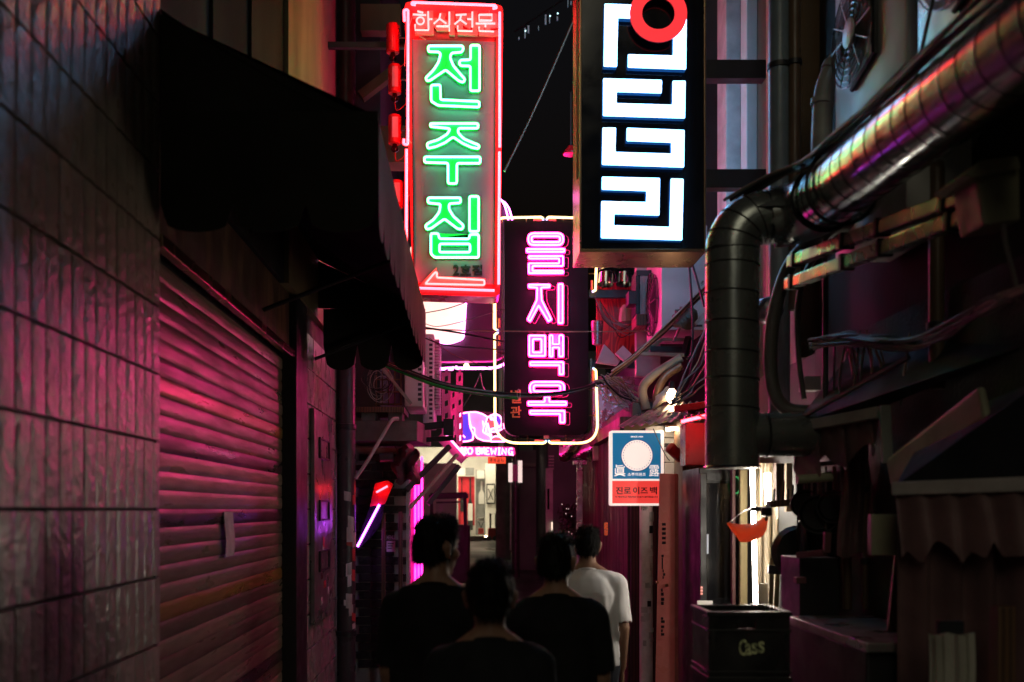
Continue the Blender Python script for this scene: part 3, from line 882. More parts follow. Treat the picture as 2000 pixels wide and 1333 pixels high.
# bracket to the wall
for y in (90, 470):
    a = P(795, y, GY+.2)
    MB().bar((WX, GY+.2, a.z), (a.x, GY+.2, a.z), .05, .05).build('bracket', M['black_steel'], gs)
# neon transformers strapped beside the sign
tr_l = ['dark topmost transformer can beside the red bordered sign', 'red transformer box with white label below the topmost can',
        'red transformer box with white label level with the second green character', 'lowest red transformer box just above the black awning']
for i, (y0, y1, x0, x1) in enumerate(((42, 98, 752, 780), (122, 178, 757, 783), (221, 277, 756, 784), (350, 403, 764, 784))):
    t = thing('neon_transformer', tr_l[i], 'transformer', P((x0+x1)/2, y1, GY+.12), 'transformers beside the green neon sign')
    A = P(x0, y1, GY+.08); B = P(x1, y0, GY+.08)
    MB().lathe(((A.x+B.x)/2, GY+.14, A.z), (0, 0, 1), [(.052, 0), (.058, .006), (.058, B.z-A.z-.01), (.05, B.z-A.z)], 14).build('can', M['red_enamel'], t, smooth=40)
    if i: MB().grid(lambda u, v: ((A.x+B.x)/2+.0595*math.cos(-1.9+u*.9), GY+.14+.0595*math.sin(-1.9+u*.9), A.z+.04+v*(B.z-A.z-.07)), 5, 1).build('label_plate', M['label_white'], t, smooth=60)
    MB().lathe(((A.x+B.x)/2, GY+.14, A.z), (0, 0, -1), [(.02, 0), (.026, .03), (.034, .045), (.026, .06), (.012, .07)], 12).build('insulator', M['black_gloss'], t, smooth=50)
    MB().bar(((A.x+B.x)/2, GY+.14, (A.z+B.z)/2), (P(800, 0, GY+.14).x, GY+.14, (A.z+B.z)/2), .03, .012).build('strap', M['black_steel'], t)
    MB().tube(spline([((A.x+B.x)/2, GY+.14, A.z-.06), ((A.x+B.x)/2+.02, GY+.13, A.z-.15), (P(797, 0, GY).x, GY+.06, A.z-.1)]), .004, 5).build('lead_wire', M['red_enamel'], t)

# ================================================================== pink character sign with pale yellow tube frame
KY = 10.5
ks = thing('pink_neon_sign', 'black upright sign with four pink neon characters and pale yellow tube border', 'neon sign', P(1065, 866, KY))
bo = fillet([(985, 428), (1148, 430), (1150, 850), (986, 850)], 2)
bo = [V((985, 430)), V((1148, 432))]+fillet([(1148, 440), (1150, 851), (985, 851), (985, 440)], 26, closed=False, n=6)[1:-1]
MB().prism(pp(bo, KY), (0, .16, 0)).build('board', M['sign_black'], ks, smooth=30)
z3 = zoomer(900, 380, 2.565)
def rr_(x0, y0, x1, y1): return [(x0, y0), (x1, y0), (x1, y1), (x0, y1)]
KG = [
 ('o', rr_(335, 192, 516, 257), 32, rr_(358, 213, 494, 236), 11),
 ('p', rr_(328, 271, 522, 291), 3, None, 0),
 ('p', [(338,306),(515,306),(515,362),(362,362),(362,380),(515,380),(515,398),(338,398),(338,343),(490,343),(490,325),(338,325)], 3, None, 0),
 ('p', [(338,450),(448,450),(448,468),(405,470),(408,530),(457,628),(438,641),(390,562),(348,641),(332,627),(378,530),(380,470),(338,468)], 5, None, 0),
 ('p', rr_(487, 447, 513, 648), 4, None, 0),
 ('o', rr_(340, 705, 425, 812), 4, rr_(364, 728, 401, 789), 3),
 ('p', [(443,703),(463,703),(463,748),(490,748),(490,703),(515,703),(515,815),(490,815),(490,770),(463,770),(463,815),(443,815)], 3, None, 0),
 ('p', [(345,838),(516,838),(516,905),(492,905),(492,859),(345,859)], 3, None, 0),
 ('o', rr_(343, 937, 521, 1006), 30, rr_(368, 960, 496, 984), 10),
 ('p', [(335,1037),(418,1037),(418,1012),(446,1012),(446,1037),(531,1037),(531,1058),(335,1058)], 3, None, 0),
 ('p', [(345,1082),(522,1082),(522,1146),(495,1146),(495,1103),(345,1103)], 3, None, 0)]
for kind, lp, fr, inn, fi in KG:
    bk = offset(fillet(lp, fr, n=4), 4)
    hole = None
    if inn: hole = pp([z3(p[0], p[1]) for p in fillet(offset(inn, -4), max(fi-3, 1), n=3)], KY-.05)
    o = MB().prism(pp([z3(p[0], p[1]) for p in bk], KY-.05), (0, .045, 0), hole).build('letter_backing', M['pink_back'], ks)
    for q, rad in ((lp, fr), (inn, fi)):
        if not q: continue
        path = fillet(offset(q, -3 if q is lp else 3), max(rad, 5), n=4)
        MB().tube(pp([z3(p[0], p[1]) for p in path], KY-.085), .0095, 7, closed=True).build('neon_tube', M['pink_neon'], o, smooth=60)
    MB().tube(pp([z3(p[0], p[1]) for p in fillet(lp, max(fr, 5), n=3)], KY+.24), .0095, 6, closed=True).build('rear_neon_tube', M['pink_neon'], o, smooth=60)
    gh = [(p[0]+24, p[1]+10) for p in fillet(lp, max(fr, 8), n=3)]  # shifted outline drawn in place of the tube's reflection in the black board
    MB().tube(pp([z3(p[0], p[1]) for p in gh], KY-.012), .0045, 5, closed=True).build('reflection_tube', M['ghost'], o, smooth=60)
for ch, y0, y1 in (('별', 762, 788), ('관', 794, 816)):
    text_mb(ch, 997, y0, 1018, y1, KY, .008, .02).build('gold_lettering', M['gold'], ks)
def yt(pts): MB().tube(pp(pts, KY-.03), .0125, 8).build('border_tube', M['yellow_neon'], ks, smooth=60)
yt(fillet([(966, 470), (966, 426), (1058, 424.5), (1061, 428)], 28, closed=False, n=6))
yt(fillet([(1068, 428), (1071, 424.5), (1168, 427), (1163, 568), (1158, 569)], 18, closed=False, n=5))
yt([(966, 478), (966, 642), (970, 645)])
yt(fillet([(971, 651), (966, 654), (967, 866), (1062, 866), (1066, 863)], 46, closed=False, n=8))
yt(fillet([(1072, 863), (1076, 866), (1168, 866), (1164, 724), (1160, 721)], 40, closed=False, n=8))
for x, y in ((1061, 429), (1068, 429), (972, 646), (972, 650), (1066, 862), (1072, 862), (1158, 570), (1159, 720)):
    p = P(x, y, KY-.03)
    MB().lathe(p-V((0, 0, .012)), (0, 0, 1), [(.005, 0), (.012, .004), (.012, .02), (.005, .024)], 8).build('electrode', M['electrode'], ks, smooth=50)
for pts in ([(975, 622), (975, 640)], [(975, 656), (975, 676)], [(1042, 430), (1058, 430)], [(1072, 430), (1086, 430)], [(1044, 861), (1062, 862)], [(1076, 862), (1094, 861)], [(1156, 548), (1156, 566)], [(1158, 724), (1158, 745)]):
    MB().tube(pp(pts, KY-.0), .012, 8).build('electrode_sleeve', M['glass_tube'], ks, smooth=50)
for a, b in (((967, 606), (986, 606)), ((967, 690), (986, 690)), ((967, 803), (986, 803)), ((1150, 535), (1164, 535)), ((1150, 762), (1166, 762)), ((1150, 812), (1167, 812)),
             ((1028, 424), (1028, 434)), ((1100, 424), (1100, 434)), ((1030, 850), (1030, 866)), ((1105, 850), (1105, 866))):
    MB().tube(pp([a, b], KY+.0), .006, 6).build('standoff', M['bronze'], ks)
rail = fillet([(981, 430), (981, 858), (1154, 858), (1154, 700)], 30, closed=False, n=6)
MB().tube(pp(rail, KY+.02), .006, 6).build('frame_rail', M['bronze'], ks, smooth=60)
for y in (575, 712):
    MB().bar(P(1150, y, KY+.1), P(1243, y, KY+.1), .05, .085, up=(0, 0, 1)).build('bracket', M['black_steel'], ks, bevel=.003)
MB().pbox(1062, 851, 1072, 858, KY, .05).build('foot_block', M['plaster_warm'], ks)

# ================================================================== black box sign with white LED letters
BY = 6.8
bs_ = thing('white_letter_sign', 'tall black box sign with angular white lit letters and red ring', 'lit sign', P(1255, 487, BY+.2))
A = P(1133, 489, BY); B = P(1378, -150, BY)
MB().box(A.x+.012, B.x-.012, BY+.006, BY+.44, A.z+.012, B.z).build('box', M['black_gloss'], bs_)
MB().box(A.x-.004, A.x+.010, BY, BY+.45, A.z-.002, B.z).build('side_trim', M['bronze'], bs_, bevel=.003)
MB().box(B.x-.010, B.x+.004, BY, BY+.45, A.z-.002, B.z).build('side_trim', M['bronze'], bs_, bevel=.003)
MB().box(A.x-.003, B.x+.003, BY+.001, BY+.449, A.z-.012, A.z+.010).build('bottom_trim', M['bronze'], bs_, bevel=.003)
z4 = zoomer(1100, 0, 2.515)
LG = [[(203,18),(352,24),(345,93),(270,90),(265,330),(198,328)],
      [(540,180),(607,85),(604,343),(317,333),(318,267),(539,273)],
      [(196,385),(486,393),(484,460),(264,453),(262,507),(535,515),(537,397),(602,397),(599,583),(195,571)],
      [(193,627),(260,627),(257,747),(530,755),(530,702),(311,694),(312,628),(597,639),(594,824),(190,811)],
      [(190,868),(476,875),(473,1060),(252,1053),(250,1107),(522,1115),(528,877),(592,879),(585,1182),(185,1171),(187,988),(407,993),(408,940),(189,933)]]
for lp in LG:
    q = pp([z4(p[0], p[1]) for p in fillet(lp, 5, n=2)], BY-.045)
    o = MB().prism([p+V((0, .002, 0)) for p in q], (0, .046, 0)).build('channel_letter', M['blue_edge'], bs_)
    MB().prism(pp([z4(p[0], p[1]) for p in fillet(offset(lp, -1), 5, n=2)], BY-.046), (0, .003, 0)).build('lit_face', M['white_led'], o)
c = [(468+141*math.cos(t*PI/32), 67+141*math.sin(t*PI/32)) for t in range(64)]
ci = [(468+80*math.cos(t*PI/32), 67+77*math.sin(t*PI/32)) for t in range(64)]
o = MB().prism(pp([z4(*p) for p in c], BY-.062), (0, .015, 0), pp([z4(*p) for p in ci], BY-.062)).build('ring_letter', M['red_enamel'], bs_)
MB().prism(pp([z4(*p) for p in c], BY-.065), (0, .002, 0), pp([z4(*p) for p in ci], BY-.065)).build('lit_face', M['red_led'], o)
for lp in LG:      # the sign is lit on its far side too
    MB().prism(pp([z4(p[0], p[1]) for p in lp], BY+.4405), (0, .03, 0)).build('rear_channel_letter', M['white_led'], bs_)
for y0, y1 in ((124, 160), (336, 372)):
    a = P(1378, y1, BY+.2); b = P(1378, y0, BY+.2)
    MB().box(B.x+.006, 2.04, BY+.14, BY+.24, a.z, b.z).build('bracket', M['black_steel'], bs_, bevel=.004)
# slender red/orange tube running up the sign's edge
MB().tube([(A.x-.012, BY+.06, A.z+.5), (A.x-.012, BY+.06, B.z)], .007, 6).build('edge_rail', M['bronze'], bs_, smooth=60)

# ================================================================== round cornered lit sign behind, violet frame
VYY = 12.3
vs = thing('violet_frame_sign', 'cream lit panel sign in a violet neon tube frame behind the green sign', 'lit sign', P(900, 720, VYY))
MB().prism(pp(fillet([(800, 480), (913, 480), (906, 662), (880, 672), (800, 672)], 10), VYY), (0, .06, 0)).build('lit_panel', M['lit_cream'], vs)
text_mb('사', 832, 594, 846, 606, VYY, .004, .02).build('faint_lettering', M['lit_white'], vs)
text_mb('Craft Beer', 862, 618, 894, 624, VYY, .004, .01).build('faint_lettering', M['lit_white'], vs)
MB().tube(pp(fillet([(911, 560), (909.5, 590), (905, 662), (882, 670), (840, 671)], 8, closed=False), VYY-.04), .014, 8).build('neon_tube', M['violet_neon'], vs, smooth=60)
MB().prism(pp(fillet([(780, 400), (1000, 400), (1000, 704), (780, 712)], 30), VYY+.07), (0, .25, 0)).build('cabinet', M['black_steel'], vs, smooth=30)
for k in (-4, 4):
    MB().tube(pp(fillet([(900, 384+k), (985+k, 385+k), (1000+k, 440), (1000+k, 560)], 34, closed=False, n=7), VYY-.06), .010, 8).build('neon_tube', M['violet_neon'], vs, smooth=60)
MB().tube(pp([(858, 721), (884, 720.5), (886, 717)], VYY-.06), .016, 8).build('neon_tube', M['violet_neon'], vs, smooth=60)
MB().tube(pp(fillet([(890, 716), (892, 720), (968, 719.5), (986, 711)], 10, closed=False), VYY-.06), .016, 8).build('neon_tube', M['violet_neon'], vs, smooth=60)
MB().tube(pp(fillet([(855, 708), (968, 706), (988, 695)], 14, closed=False), VYY), .012, 8).build('frame_rail', M['magenta_frame'], vs, smooth=60)
MB().lathe(P(911, 715, VYY-.09), (0, 1, 0), [(.028, 0), (.03, .01), (.02, .03)], 12).build('lamp', M['warm_bulb'], vs, smooth=60)

# ================================================================== bowing figure brewery neon
FY = 11.6
fs = thing('figure_neon_sign', 'neon sign of a bowing figure above pink BREWING lettering', 'neon sign', P(950, 890, FY))
zf = zoomer(890, 780, 10.257)
def fig(pts, mat, nm, tube=True, r=8, closed=True):
    q = fillet(pts, r, n=3)
    o = MB().prism(pp([zf(p[0], p[1]) for p in q], FY-.02), (0, .012, 0)).build(nm, M[mat], fs)
    if tube: MB().tube(pp([zf(p[0], p[1]) for p in fillet(pts, 20, n=3)], FY-.045), .0095, 7, closed=True).build('neon_tube', M['brew_neon'], o, smooth=60)
fig([(90,290),(265,265),(270,400),(290,560),(350,700),(345,810),(260,840),(90,855)], 'lit_figblue', 'trousers')
fig([(268,262),(420,262),(540,300),(640,360),(600,470),(560,560),(545,660),(690,740),(710,800),(690,840),(560,830),(430,780),(380,700),(380,580),(310,560),(280,420)], 'lit_figpink', 'shirt')
fig([(640,470),(660,560),(690,660),(720,740),(640,700),(590,690),(610,560)], 'lit_figskin', 'forearm')
fig([(710,780),(800,740),(900,760),(985,850),(700,850)], 'lit_figred', 'hand')
fig([(640,420),(800,420),(860,540),(790,580),(690,600),(640,480)], 'lit_figred', 'face', tube=False)
fig([(690,330),(800,295),(890,340),(930,440),(890,560),(850,540),(790,410),(700,410)], 'lit_figblue', 'hair', r=20)
fig([(700,600),(860,560),(950,490),(985,570),(830,650),(710,660)], 'lit_figpink', 'collar')
for st in ([(640,370),(670,345),(720,345),(735,380),(700,405)], [(560,560),(540,430)], [(110,740),(150,730),(190,770)]):
    MB().tube(pp([zf(*p) for p in st], FY-.045), .0085, 6).build('neon_tube', M['brew_neon'], fs, smooth=60)
bp_ = fillet([(60, 950), (1180, 960), (1200, 1130), (90, 1160)], 60, n=5)
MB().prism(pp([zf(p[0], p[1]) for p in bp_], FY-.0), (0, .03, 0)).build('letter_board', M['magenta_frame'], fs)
bp2 = fillet([(60, 240), (420, 225), (820, 270), (1010, 560), (1010, 860), (60, 880)], 60, n=5)
MB().prism(pp([zf(p[0], p[1]) for p in bp2], FY+.0), (0, .03, 0)).build('figure_board', M['black_steel'], fs)
SF = {'B': [[(0,1),(0,0),(.6,0),(.85,.2),(.6,.45),(0,.48)], [(.6,.48),(.95,.7),(.65,1),(0,1)]], 'R': [[(0,1),(0,0),(.65,0),(.85,.22),(.6,.5),(0,.5)], [(.4,.5),(.95,1)]],
      'E': [[(.85,0),(0,0),(0,1),(.9,1)], [(0,.5),(.65,.5)]], 'W': [[(0,0),(.25,1),(.5,.35),(.75,1),(1,0)]], 'I': [[(.15,0),(.85,0)], [(.5,0),(.5,1)], [(.15,1),(.85,1)]],
      'N': [[(0,1),(0,0),(.9,1),(.9,0)]], 'G': [[(.9,.15),(.6,0),(.2,.08),(0,.5),(.2,.95),(.7,1),(.8,.6),(.5,.6)], [(.7,1),(1.05,1.1)]], 'O': [[(.5,0),(.1,.2),(0,.6),(.3,1),(.7,.95),(.95,.5),(.8,.1),(.5,0)]], 'J': [[(.5,0),(.6,.8),(.3,1),(0,.8)]]}
lx = [('I', 95, 40), ('R', 150, 70), ('O', 238, 105), ('B', 420, 78), ('R', 520, 70), ('E', 612, 75), ('W', 705, 105), ('I', 835, 75), ('N', 930, 90), ('G', 1058, 95)]
for ch, x, wd in lx:
    for st in SF[ch]:
        MB().tube(pp([zf(x+p[0]*wd, 980+p[1]*125+(x-600)*.012) for p in st], FY-.03), .0105, 6).build('letter_tube', M['brew_neon'], fs, smooth=60)
# small orange board below
ob = thing('orange_board', 'small orange signboard hanging below the BREWING neon', 'sign', P(970, 907, 13))
MB().pbox(953, 893, 988, 906, 13, .03).build('board', M['lit_orange'], ob, bevel=.003)
for i, ch in enumerate('주차금지'):
    text_mb(ch, 957+i*7, 896, 962+i*7, 903, 13, .004, .01).build('lettering', M['wood_dark'], ob)

# ================================================================== blue and red soju sign
TY = 8.0
ts = thing('blue_red_lightbox', 'small lightbox sign, blue above red, with white disc and black lettering', 'lit sign', P(1243, 988, TY))
z6 = zoomer(1180, 830, 7.8385)
MB().prism(pp([z6(p[0], p[1]) for p in fillet([(95, 88), (915, 88), (915, 1240), (95, 1240)], 30)], TY), (0, .10, 0)).build('box', M['lit_white'], ts)
def tp(pts, Y, mat, nm, d=.003, **k):
    return MB().prism(pp([z6(p[0], p[1]) for p in pts], Y), (0, d, 0)).build(nm, M[mat], ts)
tp([(130, 125), (868, 125), (868, 828), (130, 828)], TY-.003, 'lit_blue', 'blue_field', .0028)
tp([(125, 860), (868, 860), (868, 1203), (125, 1203)], TY-.003, 'lit_red', 'red_field', .0028)
def circ(cx, cy, r, n=48): return [(cx+r*math.cos(t*2*PI/n), cy+r*math.sin(t*2*PI/n)) for t in range(n)]
tp(circ(503, 470, 246), TY-.005, 'lit_navy', 'disc_rim', .0018)
tp(circ(503, 470, 236), TY-.007, 'lit_white', 'disc', .0018)
for k in range(32):
    t = k*2*PI/32
    tp(circ(503+210*math.cos(t), 470+210*math.sin(t), 7, 8), TY-.0085, 'lit_navy', 'dot', .0013)
def tt(body, x0, y0, x1, y1, mat, bold, nm='lettering'):
    a = z6(x0, y0); b = z6(x1, y1)
    text_mb(body, a[0], a[1], b[0], b[1], TY-.0035, .003, bold).build(nm, M[mat], ts)
tt('SINCE 1924', 408, 172, 595, 196, 'lit_white', .03)
tt('眞', 150, 612, 326, 792, 'lit_white', .008); tt('露', 690, 618, 846, 790, 'lit_white', .004)
tt('소주의', 358, 735, 520, 785, 'lit_white', .012); tt('원조', 530, 735, 636, 785, 'lit_white', .012)
tt('진로', 178, 952, 410, 1064, 'lit_black', .022); tt('이즈', 440, 952, 668, 1064, 'lit_black', .022); tt('백', 700, 950, 808, 1066, 'lit_black', .02)
tt('더 깨끗하고 깨끗하던 진로가 돌아왔습니다', 168, 1090, 820, 1120, 'lit_black', .02)
MB().bar(P(1297, 870, TY+.05), (1.75, TY+.05, P(0, 870, TY).z), .03, .03).build('bracket', M['black_steel'], ts)
# ================================================================== right-hand building
RX = 2.05
rb = thing('rendered_building', 'tall rendered building carrying the steel duct and air conditioners', 'building', (3, 4, 0))
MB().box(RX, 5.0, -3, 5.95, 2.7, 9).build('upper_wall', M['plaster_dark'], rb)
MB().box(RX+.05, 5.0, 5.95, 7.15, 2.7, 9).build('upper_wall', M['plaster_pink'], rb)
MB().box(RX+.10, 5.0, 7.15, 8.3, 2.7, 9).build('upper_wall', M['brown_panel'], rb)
MB().box(RX+.0, RX+.12, 6.75, 6.86, 2.7, 9).build('pilaster', M['plaster_dark'], rb, bevel=.01)
MB().box(RX-.02, RX+.10, 8.0, 8.30, 2.7, 9).build('pilaster', M['plaster_pink'], rb, bevel=.01)
MB().box(RX+.02, RX+.105, 7.55, 7.72, 2.7, 9).build('pilaster', M['ac_white'], rb, bevel=.01)
MB().box(RX-.12, RX+.06, 5.90, 5.949, 2.7, 9).build('corner_trim', M['bronze'], rb, bevel=.005)
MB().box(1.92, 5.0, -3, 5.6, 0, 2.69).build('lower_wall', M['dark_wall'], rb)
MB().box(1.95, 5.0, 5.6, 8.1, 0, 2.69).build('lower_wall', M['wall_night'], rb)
MB().box(1.62, 1.95, 7.72, 8.05, 0, 2.5).build('corner_pillar', M['wood_brown'], rb, bevel=.01)
# second building beyond
r2 = thing('maroon_building', 'dark maroon boarded shopfront beyond the blue and red lightbox', 'building', (2.4, 10.5, 0))
MB().box(1.42, 5.0, 8.9, 13.2, 0, 2.75).build('wall', M['mortar'], r2)
for i in range(18):
    y = 8.93+i*.235
    MB().box(1.38, 1.419, y, y+.225, .0, 2.5).build('board', M['wood_dark'], r2, bevel=.004)
for i in range(5):
    x = 1.40+i*.12
    MB().box(x+.002, x+.116, 8.86, 8.899, 0, 2.5).build('board', M['wood_dark'], r2, bevel=.004)
MB().box(1.85, 5.0, 10.9, 13.2, 2.76, 8).build('upper_wall', M['wall_night'], r2)
MB().box(1.30, 1.41, 8.84, 13.2, 2.5, 2.62).build('fascia', M['wood_dark'], r2, bevel=.004)
# plywood sheet, pale post and blue-white AC
o = MB().pbox(1165, 552, 1242, 706, 10.85, .03).build('plywood_sheet', M['wood_red'], bevel=.003)
tag(o, 'red stained plywood sheet with swirling grain beside the pink sign', 'plywood')
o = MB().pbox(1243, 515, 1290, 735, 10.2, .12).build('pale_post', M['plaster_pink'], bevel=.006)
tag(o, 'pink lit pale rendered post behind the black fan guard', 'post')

# bent steel ducts under the black box sign
dk = thing('twin_exhaust_duct', 'pair of bent steel exhaust spouts above the red plywood', 'duct', P(1205, 557, 10.5))
for x in (1184, 1220):
    m = MB().tube(spline([P(x+16, 470, 10.7), P(x+9, 510, 10.6), P(x, 538, 10.5)]), .098, 20, caps=False); m.build('spout', M['duct'], dk, smooth=60, thick=.003)
    MB().tube([P(x, 536, 10.5), P(x-1, 556, 10.48)], .085, 20, caps=False).build('outlet_ring', M['duct'], dk, smooth=60, thick=.003)

# side-on AC with fan guard
fa = thing('outdoor_air_conditioner', 'pale blue lit air conditioner with black fan guard, left of the big duct', 'air conditioner', P(1330, 645, 9.6))
a = P(1292, 645, 9.3); b = P(1382, 440, 9.3)
MB().box(a.x, b.x, 9.3, 10.1, a.z, b.z).build('body', M['ac_white'], fa, bevel=.012, smooth=40)
MB().box(a.x+.03, b.x-.05, 9.296, 9.299, a.z+.03, a.z+.05).build('panel_seam', M['ac_grille'], fa)
cz = (P(0, 530, 9.4).z+P(0, 635, 9.4).z)/2; cy = 9.72; R_ = .30
for k in range(7):
    q = R_*(k+1)/7
    x = a.x-.05+(.02*k/7)
    MB().tube([(x, cy+q*math.cos(s*PI/14), cz+q*math.sin(s*PI/14)) for s in range(28)], .006, 5, closed=True).build('fan_guard_ring', M['black_steel'], fa)
for s in range(8):
    t = s*PI/4
    MB().tube([(a.x-.06, cy, cz), (a.x-.03, cy+R_*math.cos(t), cz+R_*math.sin(t)), (a.x-.002, cy+R_*math.cos(t), cz+R_*math.sin(t))], .006, 5).build('fan_guard_spoke', M['black_steel'], fa)
MB().lathe((a.x-.001, cy, cz), (-1, 0, 0), [(R_*.98, 0), (R_*.98, .004)], 28).build('fan_opening', M['ac_grille'], fa)
MB().lathe((a.x-.02, cy, cz), (-1, 0, 0), [(.08, 0), (.06, .03)], 20).build('fan_hub', M['ac_white'], fa, smooth=40)
# housing seen edge-on left of it
hf = thing('vent_fan_box', 'squarish black louvred vent fan seen edge-on against the pink post', 'fan', P(1255, 640, 9.9))
MB().pbox(1243, 528, 1272, 538, 9.85, .3).build('frame_top', M['black_steel'], hf, bevel=.004)
MB().pbox(1243, 614, 1268, 636, 9.85, .3).build('frame_bottom', M['wood_brown'], hf, bevel=.004)
for i in range(7):
    x = 1251+i*2.6
    MB().pbox(x, 539, x+1.2, 613, 9.86, .28).build('louvre', M['ac_white'], hf)
MB().pbox(1242, 539, 1248, 613, 9.85, .3).build('frame_side', M['black_steel'], hf)
MB().pbox(1228, 568, 1244, 594, 9.8, .2).build('switch_box', M['black_steel'], hf, bevel=.004)
# olive lamp shade and cans near the pink sign
o = MB().lathe(P(1222, 600, 10.3), (0, 0, -1), [(.03, -.02), (.06, .02), (.075, .12), (.075, .16), (.03, .18)], 10).build('olive_floodlight', M['olive'], smooth=30); tag(o, 'olive floodlight can on the red plywood', 'lamp')
o = MB().lathe(P(1166, 628, 10.35), (0, 0, -1), [(.06, 0), (.065, .02), (.05, .24), (.03, .25)], 16).build('dark_lamp_can', M['grey_metal'], smooth=30); tag(o, 'tapered grey lamp can right beside the pink character sign', 'lamp')
jb = thing('junction_box', 'tilted pale junction boxes on the plywood bracket', 'junction box', P(1190, 712, 10.4))
MB().prism(pp([(1165, 708), (1180, 672), (1212, 705), (1205, 714)], 10.4), (0, .08, 0)).build('box', M['ac_white'], jb, bevel=.006)
MB().prism(pp([(1202, 690), (1217, 675), (1236, 694), (1222, 708)], 10.3), (0, .07, 0)).build('box', M['ac_white'], jb, bevel=.006)

# AC support bracket with boards
bk = thing('steel_shelf_bracket', 'rusty steel shelf bracket under the side-on air conditioner', 'bracket', P(1300, 695, 9.2))
MB().bar(P(1248, 692, 9.2), P(1290, 664, 9.5), .05, .03).build('arm', M['olive'], bk)
MB().bar(P(1248, 692, 9.15), P(1335, 694, 9.15), .05, .03).build('arm', M['olive'], bk)
MB().bar(P(1270, 682, 9.3), P(1345, 684, 9.3), .03, .05).build('arm', M['black_steel'], bk)
MB().bar(P(1290, 664, 9.5), P(1345, 664, 9.5), .03, .03).build('arm', M['olive'], bk)
MB().bar(P(1335, 697, 9.2), P(1345, 660, 9.3), .05, .05).build('upright', M['black_steel'], bk)
MB().bar(P(1315, 668, 9.1), P(1342, 610, 9.1), .05, .02).build('strut', M['grey_metal'], bk, bevel=.003)
MB().bar(P(1357, 634, 9.0), P(1376, 614, 9.0), .06, .03).build('pink_strut', M['plaster_pink'], bk)
o = MB().grid(lambda u, v: P(1318+38*u, 605+35*v, 9.0+.1*math.sin(u*5+v*4)), 8, 8).build('oily_rag', M['concrete'], smooth=60, thick=.04); tag(o, 'grimy rag wedged behind the steel strut', 'rag')

# flexible hoses and bulb
for i, (pts, lab) in enumerate(([[(1262, 800), (1255, 760), (1275, 735), (1310, 712), (1330, 700)], 'fat pale insulated hose bending up under the bracket'],
                              [[(1285, 805), (1283, 770), (1298, 738), (1330, 715)], 'inner brown insulated hose beside the fat pale one'])):
    o = MB().tube(spline(pp(pts, 8.9-.05*i)), .042-.006*i, 12).build('insulated_hose', M['tan_fabric' if i == 0 else 'cable_brown'], smooth=60); tag(o, lab, 'hose')
lamp = thing('bare_bulb_lamp', 'glowing bare bulb above the tin roof by the big duct', 'lamp', P(1312, 790, 8.6))
MB().lathe(P(1312, 768, 8.55), (0, 0, -1), [(.006, -.05), (.022, -.03), (.042, .0), (.048, .03), (.036, .07), (.012, .09)], 16).build('bulb', M['warm_bulb'], lamp, smooth=70)
MB().lathe(P(1312, 760, 8.55), (0, 0, 1), [(.024, 0), (.024, .06), (.01, .07)], 12).build('socket', M['black_steel'], lamp, smooth=40)
o = MB().grid(lambda u, v: P(1280+55*u, 775+24*v-16*math.sin(u*3), 8.75+.12*math.sin(u*4)*math.cos(v*3)), 10, 6).build('cloth_wrap', M['rag'], smooth=60, thick=.03); tag(o, 'pale cloth wrap lit by the bare bulb', 'cloth')

# tin roof, red tube and shop box below
tn = thing('tin_roof', 'small rusty tin canopy above the blue and red lightbox', 'canopy', P(1300, 835, 8.3))
def tin(u, v):
    p = P(1205, 835, 8.6).lerp(P(1275, 790, 9.2), v); q = P(1395, 812, 6.9).lerp(P(1395, 785, 7.6), v)
    r_ = p.lerp(q, u); r_.z += .012*math.sin(u*60); return r_
MB().grid(tin, 60, 4).build('sheet', M['grey_metal'], tn, smooth=50, thick=.004)
MB().bar(P(1222, 840, 8.45), P(1330, 808, 8.0), .04, .06).build('gutter', M['plaster_warm'], tn, bevel=.006)
MB().bar(P(1328, 800, 7.6), P(1392, 791, 7.3), .12, .05).build('light_board', M['red_enamel'], tn, bevel=.004)
rl = thing('red_tube_light', 'short red neon tube under the tin canopy', 'strip light', P(1354, 825, 7.2))
MB().tube(pp([(1331, 824), (1384, 811)], 7.15), .012, 8).build('neon_tube', M['red_neon'], rl, smooth=60)
for i in range(3):
    p = P(1340+i*14, 821-i*3.6, 7.17)
    MB().box(p.x-.008, p.x+.008, 7.16, 7.22, p.z-.03, p.z+.03).build('clip', M['black_steel'], rl)
o = MB().pbox(1339, 826, 1382, 909, 7.3, .2).build('red_menu_board', M['red_enamel'], bevel=.004); tag(o, 'red lit panel half hidden behind the vertical duct', 'panel')
wp = thing('pale_wall_panel', 'pale tiled wall panel behind the blue and red lightbox', 'wall', P(1300, 925, 8.3))
for i in range(2):
    for j in range(4):
        MB().pbox(1262+i*36, 832+j*24, 1296+i*36, 854.5+j*24, 8.3, .04).build('tile', M['ac_white'], wp, bevel=.003)
cl_ = thing('canopy_lamp', 'short warm lamp under the tin canopy lighting the pale tiles', 'lamp', P(1312, 838, 8.05))
MB().tube(pp([(1302, 839), (1328, 836)], 7.98), .014, 10).build('tube', M['canopy_tube'], cl_, smooth=60)
MB().bar(P(1300, 834, 7.98), P(1330, 831, 7.98), .05, .02).build('reflector', M['ac_white'], cl_)
fl = thing('small_red_floodlight', 'small dark red cylindrical floodlight beside the lightbox', 'lamp', P(1320, 905, 7.7))
MB().lathe(P(1306, 872, 7.7), (P(1336, 900, 7.75)-P(1306, 872, 7.7)), [(.03, 0), (.045, .01), (.045, .14), (.03, .16)], 16).build('can', M['red_enamel'], fl, smooth=40)
MB().bar(P(1330, 893, 7.75), P(1348, 905, 7.8), .02, .02).build('arm', M['black_steel'], fl)
